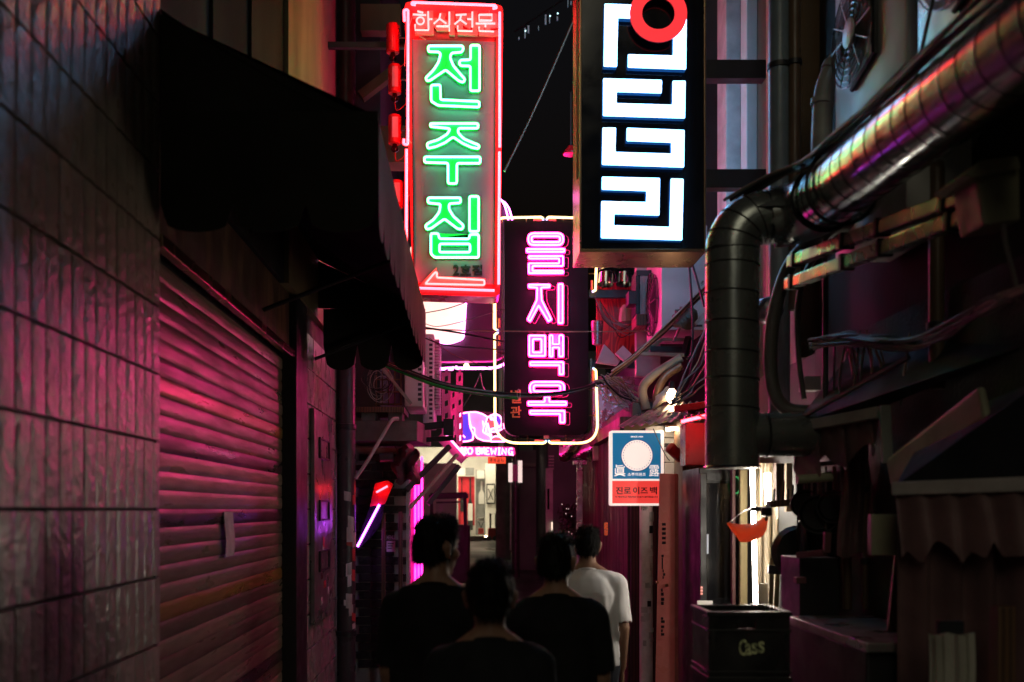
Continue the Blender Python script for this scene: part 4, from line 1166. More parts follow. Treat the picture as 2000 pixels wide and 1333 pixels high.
o = MB().tube(spline([P(1276, 838, 7.9), P(1290, 870, 7.75), P(1302, 893, 7.7), P(1308, 900, 7.7)]), .004, 5).build('lamp_cable', M['cable_black']); tag(o, 'thin black cable dangling over the lightbox corner', 'cable')

# pink board with cut out characters
pb = thing('tall_cutout_board', 'tall narrow salmon board with cut-out characters beside the lightbox', 'sign board', P(1305, 1400, 7.5))
bpts = [(1288, 925), (1318, 926), (1318, 1420), (1278, 1420)]
def bY(x): return 7.55-(x-1288)/30*.13
MB().prism([P(x, y, bY(x)) for x, y in bpts], (.035, .035, 0)).build('board', M['salmon_back'], pb, bevel=.003)
rs = random.Random(8)
def cut(x, y, w_, h): MB().prism([P(a_, b_, bY(a_)-.004) for a_, b_ in ((x, y), (x+w_, y), (x+w_, y+h), (x, y+h))], (.002, .002, 0)).build('cut_out', M['print_black'], pb)
for y in (1022, 1031, 1040, 1049, 1058): cut(1293, y, 7, 5)
cut(1292, 1084, 4, 5); cut(1292.5, 1090, 2, 22)
for y, w_ in ((1113, 2), (1120, 4), (1126, 2)): cut(1293+w_/2, y, w_, 5)
for y, w_ in ((1150, 3), (1158, 5), (1168, 6), (1176, 5)): cut(1291, y, w_, 6)
for y, w_ in ((1206, 4), (1212, 7), (1222, 6), (1230, 3), (1237, 6)): cut(1291, y, w_, 5)
for x, y in ((1284, 1138), (1303, 1143)):
    MB().lathe(P(x, y, bY(x)), (-.6, -1, 0), [(.012, 0), (.012, .02), (.004, .03)], 10).build('bolt', M['bronze'], pb, smooth=40)
# sticker pole
sp = thing('sticker_pole', 'white pole plastered with stickers below the lightbox', 'pole', P(1262, 1420, 8.3))
c0 = P(1262, 1200, 8.3)
MB().lathe((c0.x, 8.3, 0), (0, 0, 1), [(.055, 0), (.055, 2.12)], 20).build('pole', M['post_white'], sp, smooth=50)
for i in range(26):
    z = .55+rs.random()*1.3; t0 = -PI/2+rs.uniform(-1.0, .5); wd = rs.uniform(.5, 1.2); h = rs.uniform(.03, .09)
    MB().grid(lambda u, v: (c0.x+(.0562+i*.0002)*math.cos(t0+u*wd), 8.3+(.0562+i*.0002)*math.sin(t0+u*wd), z+v*h), 5, 1).build('sticker', M[rs.choice(['paper', 'label_white', 'paper', 'label_white', 'paper_blue', 'print_black', 'paper', 'post_white'])], sp, smooth=50)
o = text_mb('121', 1253, 990, 1262, 997, 8.23, .002, .02); o = o.build('pole_lettering', M['print_black'], sp)
# orange lettering strip on the maroon boards
o = text_mb('영업중', 1180, 1020, 1187, 1046, 8.85, .003, .02).build('orange_lettering', M['lit_orange']); tag(o, 'tiny orange lettering on the dark maroon boards', 'lettering')

# ================================================================== fridge
fg = thing('glass_door_fridge', 'dark glass door drinks fridge behind the stacked crates', 'fridge', (1.85, 6.95, 0))
fx0, fx1 = P(1368, 0, 6.9).x, P(1446, 0, 6.9).x
MB().box(fx0, fx1, 6.95, 7.5, .05, 2.09).build('cabinet', M['black_steel'], fg, bevel=.008)
MB().box(fx0+.05, fx1-.05, 6.93, 6.948, .75, 1.98).build('glass_door', M['black_gloss'], fg)
for x in (fx0, fx1-.045):
    MB().box(x, x+.045, 6.90, 6.949, .70, 2.05).build('door_frame', M['black_steel'], fg, bevel=.004)
MB().box(fx0+.046, fx1-.046, 6.90, 6.949, 2.0, 2.05).build('door_frame', M['black_steel'], fg)
MB().pbox(1376, 925, 1418, 934, 6.94, .01).build('header_strip', M['green_back'], fg)
MB().pbox(1374, 1044, 1384, 1082, 6.92, .006).build('blue_logo', M['screen_blue'], fg)
for i in range(3): MB().pbox(1368.5, 1146+i*6, 1372.5, 1150+i*6, 6.89, .006).build('red_digit', M['red_led_small'], fg)
MB().pbox(1362, 1174, 1392, 1182, 6.5, .02).build('price_label', M['label_white'], fg)
o = MB().pbox(1430, 918, 1437, 1190, 6.6, .05).build('fridge_side_post', M['wood_dark'], bevel=.004); tag(o, 'dark red upright post beside the fridge door', 'post')
o = MB().pbox(1446, 918, 1460, 1190, 6.5, .04).build('pale_door_jamb', M['plaster_warm'], bevel=.004); tag(o, 'pale cream door jamb just beside the bright fluorescent tube', 'door jamb')
gl = thing('green_round_light', 'faint green ring light inside the dark fridge recess', 'lamp', P(1438, 960, 6.9))
MB().tube([P(1438+8*math.cos(t*PI/10), 948+16*math.sin(t*PI/10), 6.88) for t in range(20)], .006, 6, closed=True).build('ring', M['green_lamp'], gl)

# ================================================================== fluorescent tube and cooking corner
ft = thing('fluorescent_tube', 'bright white upright fluorescent tube above the crates', 'tube light', P(1478, 1178, 6.1))
MB().tube(pp([(1469, 905), (1476, 1180)], 6.1), .013, 10).build('tube', M['fluor'], ft, smooth=60)
MB().tube(pp([(1499, 925), (1500, 985)], 6.3), .02, 10).build('tube', M['fluor'], ft, smooth=60)
MB().pbox(1463, 990, 1497, 999, 6.05, .05).build('bracket', M['black_steel'], ft, bevel=.004)
cw = thing('plastic_curtain', 'creased pale plastic sheet lit beside the fluorescent tube', 'curtain', P(1500, 1190, 6.4))
def cur(u, v):
    return P(1472+60*u, 905+290*v, 6.42+.05*math.sin(u*22+v*2)+.02*math.sin(u*47))
MB().grid(cur, 40, 8).build('sheet', M['pale_plastic'], cw, smooth=60, thick=.004)
stp = thing('hanging_strips', 'row of pale strips hanging beside the crates', 'strips', P(1545, 1190, 5.9))
for i in range(7):
    x = 1508+i*14+rs.uniform(-3, 3)
    MB().bar(P(x, 1040+rs.uniform(0, 70), 5.95), P(x-4, 1195, 5.9), .018+rs.random()*.012, .008).build('strip', M['plaster_warm' if i < 5 else 'maroon_fabric'], stp)
MB().bar(P(1500, 1112, 5.9), P(1560, 1118, 5.9), .03, .05).build('rail', M['black_steel'], stp)
wr = thing('utensil_rack', 'dark shelf with hanging utensils right of the fluorescent tube', 'rack', P(1540, 1060, 5.8))
MB().bar(P(1500, 985, 5.8), P(1565, 981, 5.8), .10, .04).build('shelf', M['wood_brown'], wr, bevel=.004)
for i in range(6):
    x = 1512+i*9
    MB().tube(pp([(x, 980), (x+1, 955-8*(i % 3))], 5.78), .006, 6).build('utensil', M['black_steel'], wr)
MB().lathe(P(1556, 1078, 5.6), (0, -1, 0), [(.14, 0), (.15, .02), (.13, .06), (.03, .08)], 20).build('pan', M['black_steel'], wr, smooth=40)
MB().pbox(1516, 905, 1532, 985, 5.95, .06).build('upright', M['wood_brown'], wr, bevel=.004)
MB().pbox(1536, 905, 1548, 1000, 6.0, .04).build('upright', M['tan_fabric'], wr, bevel=.004)
MB().pbox(1482, 1140, 1500, 1180, 6.0, .02).build('notice', M['label_white'], wr)
bo_ = thing('orange_scoop', 'curved orange plastic hood glowing in front of the fluorescent tube', 'hood', P(1455, 1060, 5.7))
def sc(u, v):
    tops = [(1420, 1021), (1432, 1023.5), (1444, 1025), (1469, 1025), (1479, 1020), (1490, 1014), (1499, 1009)]
    bots = [(1420, 1023), (1433, 1042), (1446, 1059), (1470, 1057), (1487, 1049), (1496, 1036), (1500, 1014)]
    f_ = u*5.999; i = int(f_); t = f_-i
    tx, ty = tops[i][0]*(1-t)+tops[i+1][0]*t, tops[i][1]*(1-t)+tops[i+1][1]*t
    bx, by = bots[i][0]*(1-t)+bots[i+1][0]*t, bots[i][1]*(1-t)+bots[i+1][1]*t
    wob = .8*math.sin(u*19)
    return P(tx*(1-v)+bx*v, ty*(1-v)+by*v+wob*v, 5.62-.07*math.sin(PI*min(1, v*1.1))*math.sin(PI*u)-.10*(1-u))
MB().grid(sc, 30, 8).build('shell', M['orange_plastic'], bo_, smooth=70, thick=.003)
MB().bar(P(1496, 1016, 5.58), P(1502, 985, 5.8), .012, .012).build('arm', M['black_steel'], bo_)
MB().tube(spline([P(1424, 1021, 5.5), P(1450, 1000, 5.7), P(1466, 994, 6.0)]), .004, 5).build('hanging_wire', M['cable_black'], bo_)
MB().lathe(P(1497, 1010, 5.62), (0, 0, 1), [(.012, 0), (.03, .01), (.03, .05), (.012, .06)], 12).build('joint', M['black_steel'], bo_, smooth=40)
dkb = thing('dark_bench_frame', 'dark boxy bench frame with pink lit edges near the crates', 'bench', P(1590, 1333, 4.6))
MB().bar(P(1560, 1085, 4.8), P(1612, 1080, 4.6), .03, .03).build('edge', M['maroon_fabric'], dkb, bevel=.003)
MB().bar(P(1614, 1080, 4.6), P(1616, 1040, 4.6), .03, .03).build('upright', M['maroon_fabric'], dkb, bevel=.003)
MB().pbox(1562, 1090, 1640, 1420, 4.85, .3).build('box', M['black_steel'], dkb, bevel=.006)
MB().pbox(1556, 1128, 1575, 1140, 4.7, .05).build('ledge', M['maroon_fabric'], dkb, bevel=.003)

# ================================================================== beer crates
CY = 4.05
def crate(name, label, z0, dz, first):
    x0, x1 = P(1384, 0, CY).x, P(1543, 0, CY).x
    t = thing(name, label, 'crate', ((x0+x1)/2, CY+.14, z0), 'black beer crates stacked by the fridge')
    h = dz-.004; d = .30; y0, y1 = CY, CY+d
    th = .014
    zc = z0+h
    # front wall with hand hole
    hx0, hx1 = (x0+x1)/2-.045, (x0+x1)/2+.028; hz0, hz1 = z0+h*.86-.028, z0+h*.86+.010
    m = MB()
    m.box(x0, x1, y0, y0+th, z0, hz0).box(x0, hx0, y0, y0+th, hz0, hz1).box(hx1, x1, y0, y0+th, hz0, hz1).box(x0, x1, y0, y0+th, hz1, zc)
    m.build('front_wall', M['crate'], t)
    MB().box(x0, x1, y1-th, y1, z0, zc).build('rear_wall', M['crate'], t)
    for x in (x0, x1-th):
        MB().box(x+.0005, x+th-.0005, y0+th, y1-th, z0, zc).build('side_wall', M['crate'], t)
    MB().box(x0+th, x1-th, y0+th, y1-th, z0+.002, z0+.012).build('floor_panel', M['crate'], t)
    rim = MB()
    e = .008
    rim.box(x0-e, x1+e, y0-e, y0+.018, zc-.014, zc+.004).box(x0-e, x1+e, y1-.018, y1+e, zc-.014, zc+.004)
    rim.box(x0-e, x0+.018, y0+.0185, y1-.0185, zc-.014, zc+.004).box(x1-.018, x1+e, y0+.0185, y1-.0185, zc-.014, zc+.004)
    rim.build('rim', M['crate'], t, bevel=.003)
    for zz in (z0+h*.72, z0+.02):
        MB().box(x0-.005, x1+.005, y0-.006, y0-.0005, zz-.005, zz+.005).build('rib', M['crate'], t, bevel=.002)
        MB().box(x0-.006, x0-.0005, y0, y1, zz-.005, zz+.005).build('rib', M['crate'], t, bevel=.002)
    for x in (x0+.01, x1-.026):
        MB().box(x, x+.016, y0-.006, y0-.0005, z0+.03, z0+h*.71).build('rib', M['crate'], t, bevel=.002)
    return t
topz = EYE-(1195-VY)*CY/F
dz = .266
names = ['topmost black beer crate of the stack, pale Cass print on its front', 'second black beer crate from the top of the stack', 'third black beer crate from the top of the stack', 'fourth black beer crate from the top of the stack', 'lowest black beer crate standing on the alley floor']
z = topz-dz
for i in range(5):
    c = crate('beer_crate', names[i], max(z, .004), dz if i < 4 else dz, i == 0)
    if i == 0:
        lg = [('C', 1443, 1249, 1458, 1281), ('a', 1455, 1257, 1468, 1280), ('s', 1468, 1256, 1480, 1278), ('s', 1481, 1253, 1493, 1276)]
        for ch, x0, y0, x1, y1 in lg:
            text_mb(ch, x0, y0, x1, y1, CY-.0005, .002, .018).build('print_letter', M['crate_print'], c)
    z -= dz

# ================================================================== big steel duct
du = thing('steel_duct', 'large spiral steel exhaust duct running along the wall and bending down', 'duct', (1.5, 4.2, 2.0))
DX, DZ, DR = 1.585, 3.19, .138
MB().tube([(DX, 1.0, 3.06), (DX, 4.52, DZ+.015)], DR, 40, caps=False).build('long_run', M['duct'], du, smooth=60, thick=.003)
def ring(c, ax, r, nm='seam', mat='seam', t=.004, seg=40):
    c = V(c); ax = V(ax).normalized(); u = ax.orthogonal().normalized(); w_ = ax.cross(u)
    MB().tube([c+(u*math.cos(k*2*PI/seg)+w_*math.sin(k*2*PI/seg))*r for k in range(seg)], t, 5, closed=True).build(nm, M[mat], du, smooth=60)
y = 1.1
i = 0
while y < 4.5:
    zz = 3.06+(y-1.0)/3.52*.145
    ring((DX, y, zz), (0, 1, .10+.05*math.sin(i)), DR+.0006, t=.0022)
    y += .118+.012*math.sin(i*2.3); i += 1
# elbow from the run towards the alley
el = spline([(DX, 4.50, DZ+.015), (DX-.01, 4.62, DZ+.015), (DX-.07, 4.72, DZ+.01), (DX-.16, 4.75, DZ)], 5)
MB().tube(el, .142, 36, caps=False).build('elbow', M['duct_dark'], du, smooth=60, thick=.003)
ring((DX, 4.50, DZ+.015), (0, 1, 0), .145, 'clamp', 'black_steel', .010)
DVX = P(1430, 0, 4.75).x; r2_ = .125
el2 = [(DX-.15, 4.75, DZ)]
for k in range(9):
    t = k/8*PI/2
    el2.append((DVX+.16-.16*math.sin(t), 4.75, DZ-.16+.16*math.cos(t)))
MB().tube(el2, r2_, 36, caps=False).build('elbow', M['duct_dark'], du, smooth=60, thick=.003)
for k in (1, 3, 5, 7, 9):
    p = V(el2[k]); q = V(el2[min(k+1, 9)]) if k < 9 else p+V((0, 0, -1))
    ring(p, (q-p), r2_+.001, t=.004)
zb_ = EYE+(VY-915)*4.75/F
MB().tube([(DVX, 4.75, DZ-.155), (DVX, 4.75, zb_)], r2_, 40).build('down_pipe', M['duct_dark'], du, smooth=60)
for yy in (520, 575, 632, 690, 742, 798):
    ring((DVX, 4.75, EYE+(VY-yy)*4.75/F), (.06, 0, 1), r2_+.001, t=.0035)
ring((DVX, 4.75, zb_+.005), (0, 0, 1), r2_+.003, 'rim', 'duct', .006)
zs = EYE+(VY-850)*4.75/F
MB().tube([(DVX, 4.76, zs), (1.75, 4.82, zs+.01)], .105, 32).build('side_branch', M['duct_dark'], du, smooth=60)
ring((DVX+.16, 4.765, zs), (1, 0, 0), .108, t=.005)
for y in (2.2, 3.6):
    MB().bar((DX, y, 3.06+(y-1)/3.52*.145+DR), (DX+.2, y, 4.2), .012, .012).build('hanger', M['black_steel'], du)

# cables lashed on top of the duct
cb = thing('duct_cable_bundle', 'bundle of black cables lashed along the top of the steel duct', 'cables', (DX, 4.0, 3.3))
for i in range(4):
    o_ = (i-1.5)*.016
    pts = [(DX-.10+o_, 1.2, 3.17+random.uniform(-.01, .02))]
    for y in (1.9, 2.6, 3.1, 3.6, 4.0):
        pts.append((DX-.105+o_*.9+random.uniform(-.012, .012), y, 3.10+(y-1)/3.52*.145+.09+random.uniform(-.008, .012)))
    pts += [(DX-.12+o_, 4.35, DZ+.135), (DX-.20+o_*1.5, 4.62, DZ+.15), (DX-.33+o_*2, 4.8, DZ+.10)]
    MB().tube(spline(pts), .0085, 6).build('cable', M['cable_black' if i % 3 else 'cable_grey'], cb, smooth=60)
ringp = [(DX+.155*math.cos(t), 4.28, DZ+.165*math.sin(t)) for t in [k*2*PI/24 for k in range(24)]]
MB().tube(ringp, .008, 6, closed=True).build('tie', M['cable_black'], cb)

# ================================================================== pipes and AC on right wall
pv = [('thick blue grey drain pipe rising beside the black box sign bracket', 1522, 5.55, .058, 'pipe_grey', 2.2), ('slimmer brown pipe right of the blue grey drain pipe', 1552, 5.5, .032, 'pipe_brown', 2.9)]
for lab, px, Y, r_, mt, z0 in pv:
    t = thing('wall_pipe', lab, 'pipe', P(px, 1000, Y))
    c = P(px, 0, Y)
    MB().lathe((c.x, Y, z0), (0, 0, 1), [(r_, 0), (r_, 6)], 24).build('pipe', M[mt], t, smooth=50)
    for zz in (3.3, 4.25):
        MB().lathe((c.x, Y, zz), (0, 0, 1), [(r_+.001, 0), (r_+.008, .003), (r_+.008, .03), (r_+.001, .033)], 20).build('clip', M['black_steel'], t, smooth=40)
el = thing('elbow_vent_pipe', 'pale plastic vent pipe with an elbow beside the upper air conditioner', 'pipe', P(1605, 330, 5.0))
MB().tube(spline([P(1600, 420, 5.0), P(1603, 330, 5.0), P(1608, 200, 5.0), P(1618, 155, 5.0), P(1640, 112, 5.0), P(1652, 100, 5.05)]), .05, 16).build('pipe', M['pvc'], el, smooth=60)
for p, q in (((1606, 205), (1607, 195)), ((1624, 140), (1630, 128))):
    MB().tube([P(*p, 5.0), P(*q, 5.0)], .058, 16).build('collar', M['pvc'], el, smooth=40)
def ac_right(label, y0, y1, ztop, zbot, fanc, fr, mat='ac_white'):
    t = thing('outdoor_air_conditioner', label, 'air conditioner', (1.9, (y0+y1)/2, zbot), 'air conditioners on the duct wall')
    X = 1.76
    MB().box(X, X+.27, y0, y1, zbot, ztop).build('body', M[mat], t, bevel=.012, smooth=40)
    cy, cz = fanc
    MB().lathe((X-.002, cy, cz), (1, 0, 0), [(fr, 0), (fr, .004)], 32).build('fan_opening', M['ac_grille'], t)
    for k in range(9):
        q = fr*(k+1)/9
        MB().tube([(X-.02, cy+q*math.cos(s*PI/16), cz+q*math.sin(s*PI/16)) for s in range(32)], .0035, 5, closed=True).build('fan_guard_ring', M['grey_metal'], t)
    for s in range(6):
        a_ = s*PI/6
        MB().tube([(X-.022, cy-fr*math.cos(a_), cz-fr*math.sin(a_)), (X-.022, cy+fr*math.cos(a_), cz+fr*math.sin(a_))], .003, 5).build('fan_guard_spoke', M['grey_metal'], t)
    MB().lathe((X-.026, cy, cz), (-1, 0, 0), [(.065, 0), (.065, .006), (.05, .01)], 24).build('fan_badge', M['ac_white'], t, smooth=40)
    MB().tube([(X-.012, cy-fr*1.12, cz+fr), (X-.012, cy-fr*1.12, cz-fr*.9), (X-.012, cy, cz-fr*1.12)], .012, 6).build('handle', M['black_steel'], t)
    return t
ac_right('upper outdoor air conditioner with round fan and scribbled pale panel above the duct', 4.05, 4.85, 4.5, 3.62, (4.60, 4.0), .235)
ac_right('lower outdoor air conditioner half hidden by the duct', 4.05, 4.85, 3.56, 3.0, (4.58, 3.36), .2)
ac_right('dark outdoor air conditioner with a large fan close above the duct', 3.15, 3.95, 4.6, 3.4, (3.62, 3.98), .33, 'grey_metal')

# ================================================================== loose wall conduits, hose, junction box
for i, (a, b, lab) in enumerate(((((1915, 372), 3.3), ((1545, 512), 4.9), 'upper of two long diagonal galvanised cable trays below the duct'), (((1928, 408), 3.3), ((1540, 556), 4.9), 'lower of two long diagonal galvanised cable trays below the duct'))):
    p, q = P(*a[0], a[1]), P(*b[0], b[1])
    t = thing('cable_tray', lab, 'cable tray', q)
    MB().bar(p, q, .05, .055).build('tray', M['galv'], t, bevel=.006)
    for k in (.12, .42, .62, .95):
        c = p.lerp(q, k); d = (q-p).normalized()
        MB().bar(c-d*.012, c+d*.012, .066, .07).build('clip', M['black_steel'], t, bevel=.002)
jx = thing('wall_junction_box', 'large olive electrical box with lid at the end of the cable trays', 'electrical box', P(1945, 440, 3.2))
MB().prism(pp([(1905, 335), (1992, 320), (1994, 430), (1922, 440)], 3.2), (0, .16, 0)).build('box', M['olive'], jx, bevel=.01)
MB().prism(pp([(1884, 340), (1918, 312), (1990, 304), (1996, 330), (1900, 348)], 3.17), (0, .22, 0)).build('lid', M['olive'], jx, bevel=.008)
MB().tube(spline([P(1960, 438, 3.2), P(1965, 480, 3.2), P(1982, 545, 3.2), P(1990, 590, 3.2)]), .008, 6).build('lead', M['cable_grey'], jx)
hs = thing('looped_hose', 'thick dusty hose looping down beside the vertical duct', 'hose', P(1530, 800, 4.9))
MB().tube(spline([P(1760, 395, 4.3), P(1680, 430, 4.6), P(1600, 462, 4.85), P(1545, 515, 4.95), P(1515, 600, 4.98), P(1504, 690, 5.0), P(1512, 765, 5.0), P(1540, 800, 5.0), P(1600, 805, 4.95)]), .034, 14).build('hose', M['rubber'], hs, smooth=60)
MB().tube(spline([P(1700, 440, 4.6), P(1620, 478, 4.85), P(1575, 530, 4.95), P(1558, 600, 5.0), P(1560, 700, 5.02), P(1570, 780, 5.0)]), .014, 8).build('thin_hose', M['rubber'], hs, smooth=60)
o = MB().tube(spline([P(1660, 455, 4.7), P(1618, 462, 4.8), P(1612, 480, 4.82), P(1612, 620, 4.82), P(1612, 780, 4.82)]), .014, 8).build('thin_pipe', M['pipe_dark'], smooth=60); tag(o, 'thin dark upright pipe just right of the looped hose', 'pipe')
o = MB().pbox(1572, 735, 1604, 762, 5.3, .1).build('small_white_box', M['ac_white'], bevel=.004); tag(o, 'small pale box lit magenta inside the hose loop', 'box')
o = MB().lathe(P(1500, 620, 5.4), (0, 0, 1), [(.01, -.04), (.06, -.02), (.085, .03), (.06, .09), (.01, .11)], 16).build('wrapped_bundle', M['foil'], smooth=60); tag(o, 'crumpled plastic bundle tucked behind the vertical duct', 'bundle')
o = MB().bar(P(1545, 828, 4.9), P(1775, 698, 3.9), .015, .015).build('stay_rod', M['black_steel']); tag(o, 'thin dark stay rod sloping up from the awning bar', 'rod')

# ================================================================== near right awnings and stall
na = thing('folded_stall_awning', 'folded stall awning with hanging maroon sheet and pale bracket', 'awning', P(1640, 920, 4.6))
MB().bar(P(1547, 838, 4.9), P(1722, 806, 4.3), .06, .05).build('front_bar', M['plaster_pink'], na, bevel=.004)
def hang(u, v):
    a_ = P(1552, 846, 4.9).lerp(P(1716, 818, 4.32), u); d_ = .26*(.55+.45*abs(math.sin(u*7.5)))*(1-.35*u)
    return a_+V((0, .06*math.sin(u*20)*v+.02*math.sin(u*41), -d_*v))
MB().grid(hang, 40, 8).build('hanging_sheet', M['stall_cloth'], na, smooth=60, thick=.004)
MB().bar(P(1728, 792, 4.25), P(1733, 905, 4.25), .02, .045, up=(1, 0, 0)).build('bracket', M['pvc'], na, bevel=.004)
MB().bar(P(1740, 925, 4.2), P(1925, 785, 3.55), .03, .125).build('arm', M['olive'], na, bevel=.02)
MB().bar(P(1755, 935, 4.15), P(1935, 838, 3.55), .02, .02).build('arm_tube', M['olive'], na)
MB().quad(P(1552, 830, 4.92), P(1718, 796, 4.32), P(1990, 680, 3.5), P(1700, 640, 4.9)).build('sheet', M['navy_sheet'], na, thick=.006)
lo = thing('lower_stall_awning', 'dark stall awning with jagged valance in front of cloth hangings', 'awning', P(1880, 1090, 3.6))
MB().bar(P(1748, 955, 3.75), P(2040, 945, 3.3), .05, .05).build('front_bar', M['plaster_pink'], lo, bevel=.006)
def val(u, v):
    a_ = P(1748, 962, 3.75).lerp(P(2040, 952, 3.3), u); sc_ = .20+.045*abs(((u*5.3+.25*math.sin(u*11)) % 1)-.5)*2+.02*math.sin(u*17)
    return a_+V((0, .015*math.sin(u*30)-.06*v, -sc_*v))
MB().grid(val, 56, 5).build('valance', M['stall_cloth'], lo, smooth=60, thick=.004)
MB().quad(P(1748, 950, 3.76), P(2040, 940, 3.31), (1.92, 3.3, 2.25), (1.92, 4.2, 2.15)).build('canopy', M['navy_sheet'], lo, thick=.006)
cl = thing('stall_curtain', 'dark maroon stall curtain under the jagged awning', 'curtain', P(1870, 1333, 3.8))
MB().grid(lambda u, v: (1.60+.30*u, 3.75-.35*u+.03*math.sin(u*25), .05+1.72*v), 24, 4).build('sheet', M['stall_cloth'], cl, smooth=60, thick=.004)
for x0, x1, lab in ((1814, 1850, 'pale towel hanging at the bottom, nearer the fluorescent tube'), (1856, 1898, 'pale towel hanging beside another towel, nearer the brown post')):
    o = MB().grid(lambda u, v: P(x0+(x1-x0)*u+2*math.sin(v*4), 1238+170*v+3*math.sin(u*4), 3.3+.012*math.sin(u*12)), 8, 8).build('hanging_towel', M['towel'], smooth=60, thick=.012); tag(o, lab, 'towel')
o = MB().pbox(1836, 1214, 1884, 1240, 3.32, .03).build('towel_clip_tag', M['navy_sheet'], bevel=.003); tag(o, 'dark tag above the two hanging towels', 'tag')
o = MB().pbox(1950, 1185, 1985, 1500, 3.2, .06).build('brown_stall_post', M['wood_brown'], bevel=.006); tag(o, 'brown timber stall post at the far edge beside the towels', 'post')
ct = thing('stall_counter', 'dark stall counter boxed with steel under the awning', 'counter', (1.75, 4.1, 0))
MB().box(1.52, 1.91, 3.85, 4.75, 0, 1.25).build('body', M['black_steel'], ct, bevel=.01)
MB().box(1.50, 1.91, 3.80, 4.78, 1.252, 1.29).build('top', M['grey_metal'], ct, bevel=.006)
o = MB().pbox(1702, 1005, 1755, 1085, 4.0, .04).build('green_lit_card', M['olive'], bevel=.003); tag(o, 'dull green card under the folded awning bracket', 'card')
o = MB().tube(pp([(1556, 937), (1625, 932)], 4.7), .022, 10).build('awning_crank', M['olive'], smooth=50); tag(o, 'short olive crank tube below the hanging maroon sheet', 'tube')

# ================================================================== cables across the alley
gb = thing('green_cable_bundle', 'sagging bundle of green and black cables across the alley', 'cables', P(1000, 775, 9.5))
base = [(725, 697, 9.6), (790, 722, 9.6), (860, 748, 9.6), (930, 762, 9.6), (1010, 770, 9.6), (1100, 765, 9.6), (1180, 742, 9.6), (1250, 690, 9.5), (1310, 625, 9.4), (1375, 550, 9.3)]
for i in range(9):
    r_ = random.Random(i)
    mt = 'cable_green' if i in (0, 1, 2) else ('cable_black' if i % 2 else 'cable_grey')
    ox, oy = r_.uniform(-2, 2), (i-4)*1.5 if i > 2 else 6+i*1.6
    pts = [P(x+ox+r_.uniform(-2, 2), y+oy*(1 if k < 6 else .6)+r_.uniform(-1.5, 1.5), Y+r_.uniform(-.03, .03)) for k, (x, y, Y) in enumerate(base if i > 2 else base[:5])]
    MB().tube(spline(pts), .009 if i > 2 else .010, 6).build('cable', M[mt], gb, smooth=60)
MB().tube([P(1013+3*math.cos(t*PI/6), 770+9*math.sin(t*PI/6), 9.55) for t in range(12)], .004, 5, closed=True).build('hook', M['cable_pale'], gb)
lines = [([(830, 643), (966, 647), (1200, 648), (1378, 645)], .006, 'cable_brown', 'thin brown cable strung level across the alley behind the pink sign front'),
         ([(828, 640), (905, 652), (985, 668)], .010, 'cable_black', 'thick black cable crossing in front of the cream lit panel'),
         ([(828, 660), (868, 674), (930, 680), (985, 684)], .007, 'cable_black', 'lower black cable sagging below the cream lit panel'),
         ([(828, 612), (870, 604), (908, 592)], .005, 'cable_black', 'short black cable rising across the top of the cream lit panel'),
         ([(828, 632), (855, 638), (905, 628), (965, 610)], .004, 'cable_grey', 'thin grey cable looping over the cream lit panel'),
         ([(838, 660), (880, 690), (930, 710), (965, 722)], .004, 'cable_brown', 'thin pinkish cable slanting down to the violet tube'),
         ([(985, 335), (1050, 200), (1130, 15), (1150, -40)], .010, 'cable_brown', 'steel stay wire slanting up between green and black box signs'),
         ([(938, 730), (925, 760), (905, 795)], .005, 'cable_grey', 'short grey cord hanging under the violet tube'),
         ([(938, 730), (945, 760), (968, 768), (975, 762)], .006, 'cable_pale', 'looped pale cord hooked under the violet tube')]
for pts, r_, mt, lab in lines:
    Y = 9.7 if pts[0][0] != 985 else 7.6
    o = MB().tube(spline(pp(pts, Y)), r_, 6).build('cable', M[mt], smooth=60); tag(o, lab, 'cable')
db = thing('diagonal_cable_bundle', 'bundle of pinkish cables rising diagonally to the vertical duct', 'cables', P(1290, 640, 8.9))
for i in range(6):
    r_ = random.Random(40+i)
    pts = [(1195+r_.uniform(-4, 4), 725+i*2.5), (1240, 690+i*2+r_.uniform(-3, 3)), (1300, 638+i*2.2+r_.uniform(-3, 3)), (1350, 585+i*3), (1400, 535+i*3)]
    MB().tube(spline(pp(pts, 8.8+.03*i)), .008, 6).build('cable', M['cable_pale' if i % 3 == 0 else 'cable_black' if i % 3 == 1 else 'cable_brown'], db, smooth=60)
tg = thing('tangled_cables', 'tangle of cables spilling beside the pale yellow tube corner', 'cables', P(1220, 790, 9.3))
rt_ = random.Random(77)
for i in range(22):
    x0, y0 = rt_.uniform(1160, 1190), rt_.uniform(728, 760)
    x1, y1 = rt_.uniform(1225, 1275), rt_.uniform(780, 812)
    pts = [(x0, y0), ((x0*2+x1)/3+rt_.uniform(-12, 12), (y0*2+y1)/3+rt_.uniform(-14, 14)), ((x0+2*x1)/3+rt_.uniform(-14, 10), (y0+2*y1)/3+rt_.uniform(-14, 16)), (x1, y1)]
    MB().tube(spline(pp(pts, 9.2+rt_.uniform(-.15, .15))), rt_.choice([.005, .007, .009]), 5).build('cable', M[rt_.choice(['cable_pale', 'cable_black', 'cable_grey', 'tan_fabric'])], tg, smooth=60)
hc = thing('hanging_wire_bunch', 'bunch of thin wires drooping across the red plywood', 'cables', P(1200, 640, 10.3))
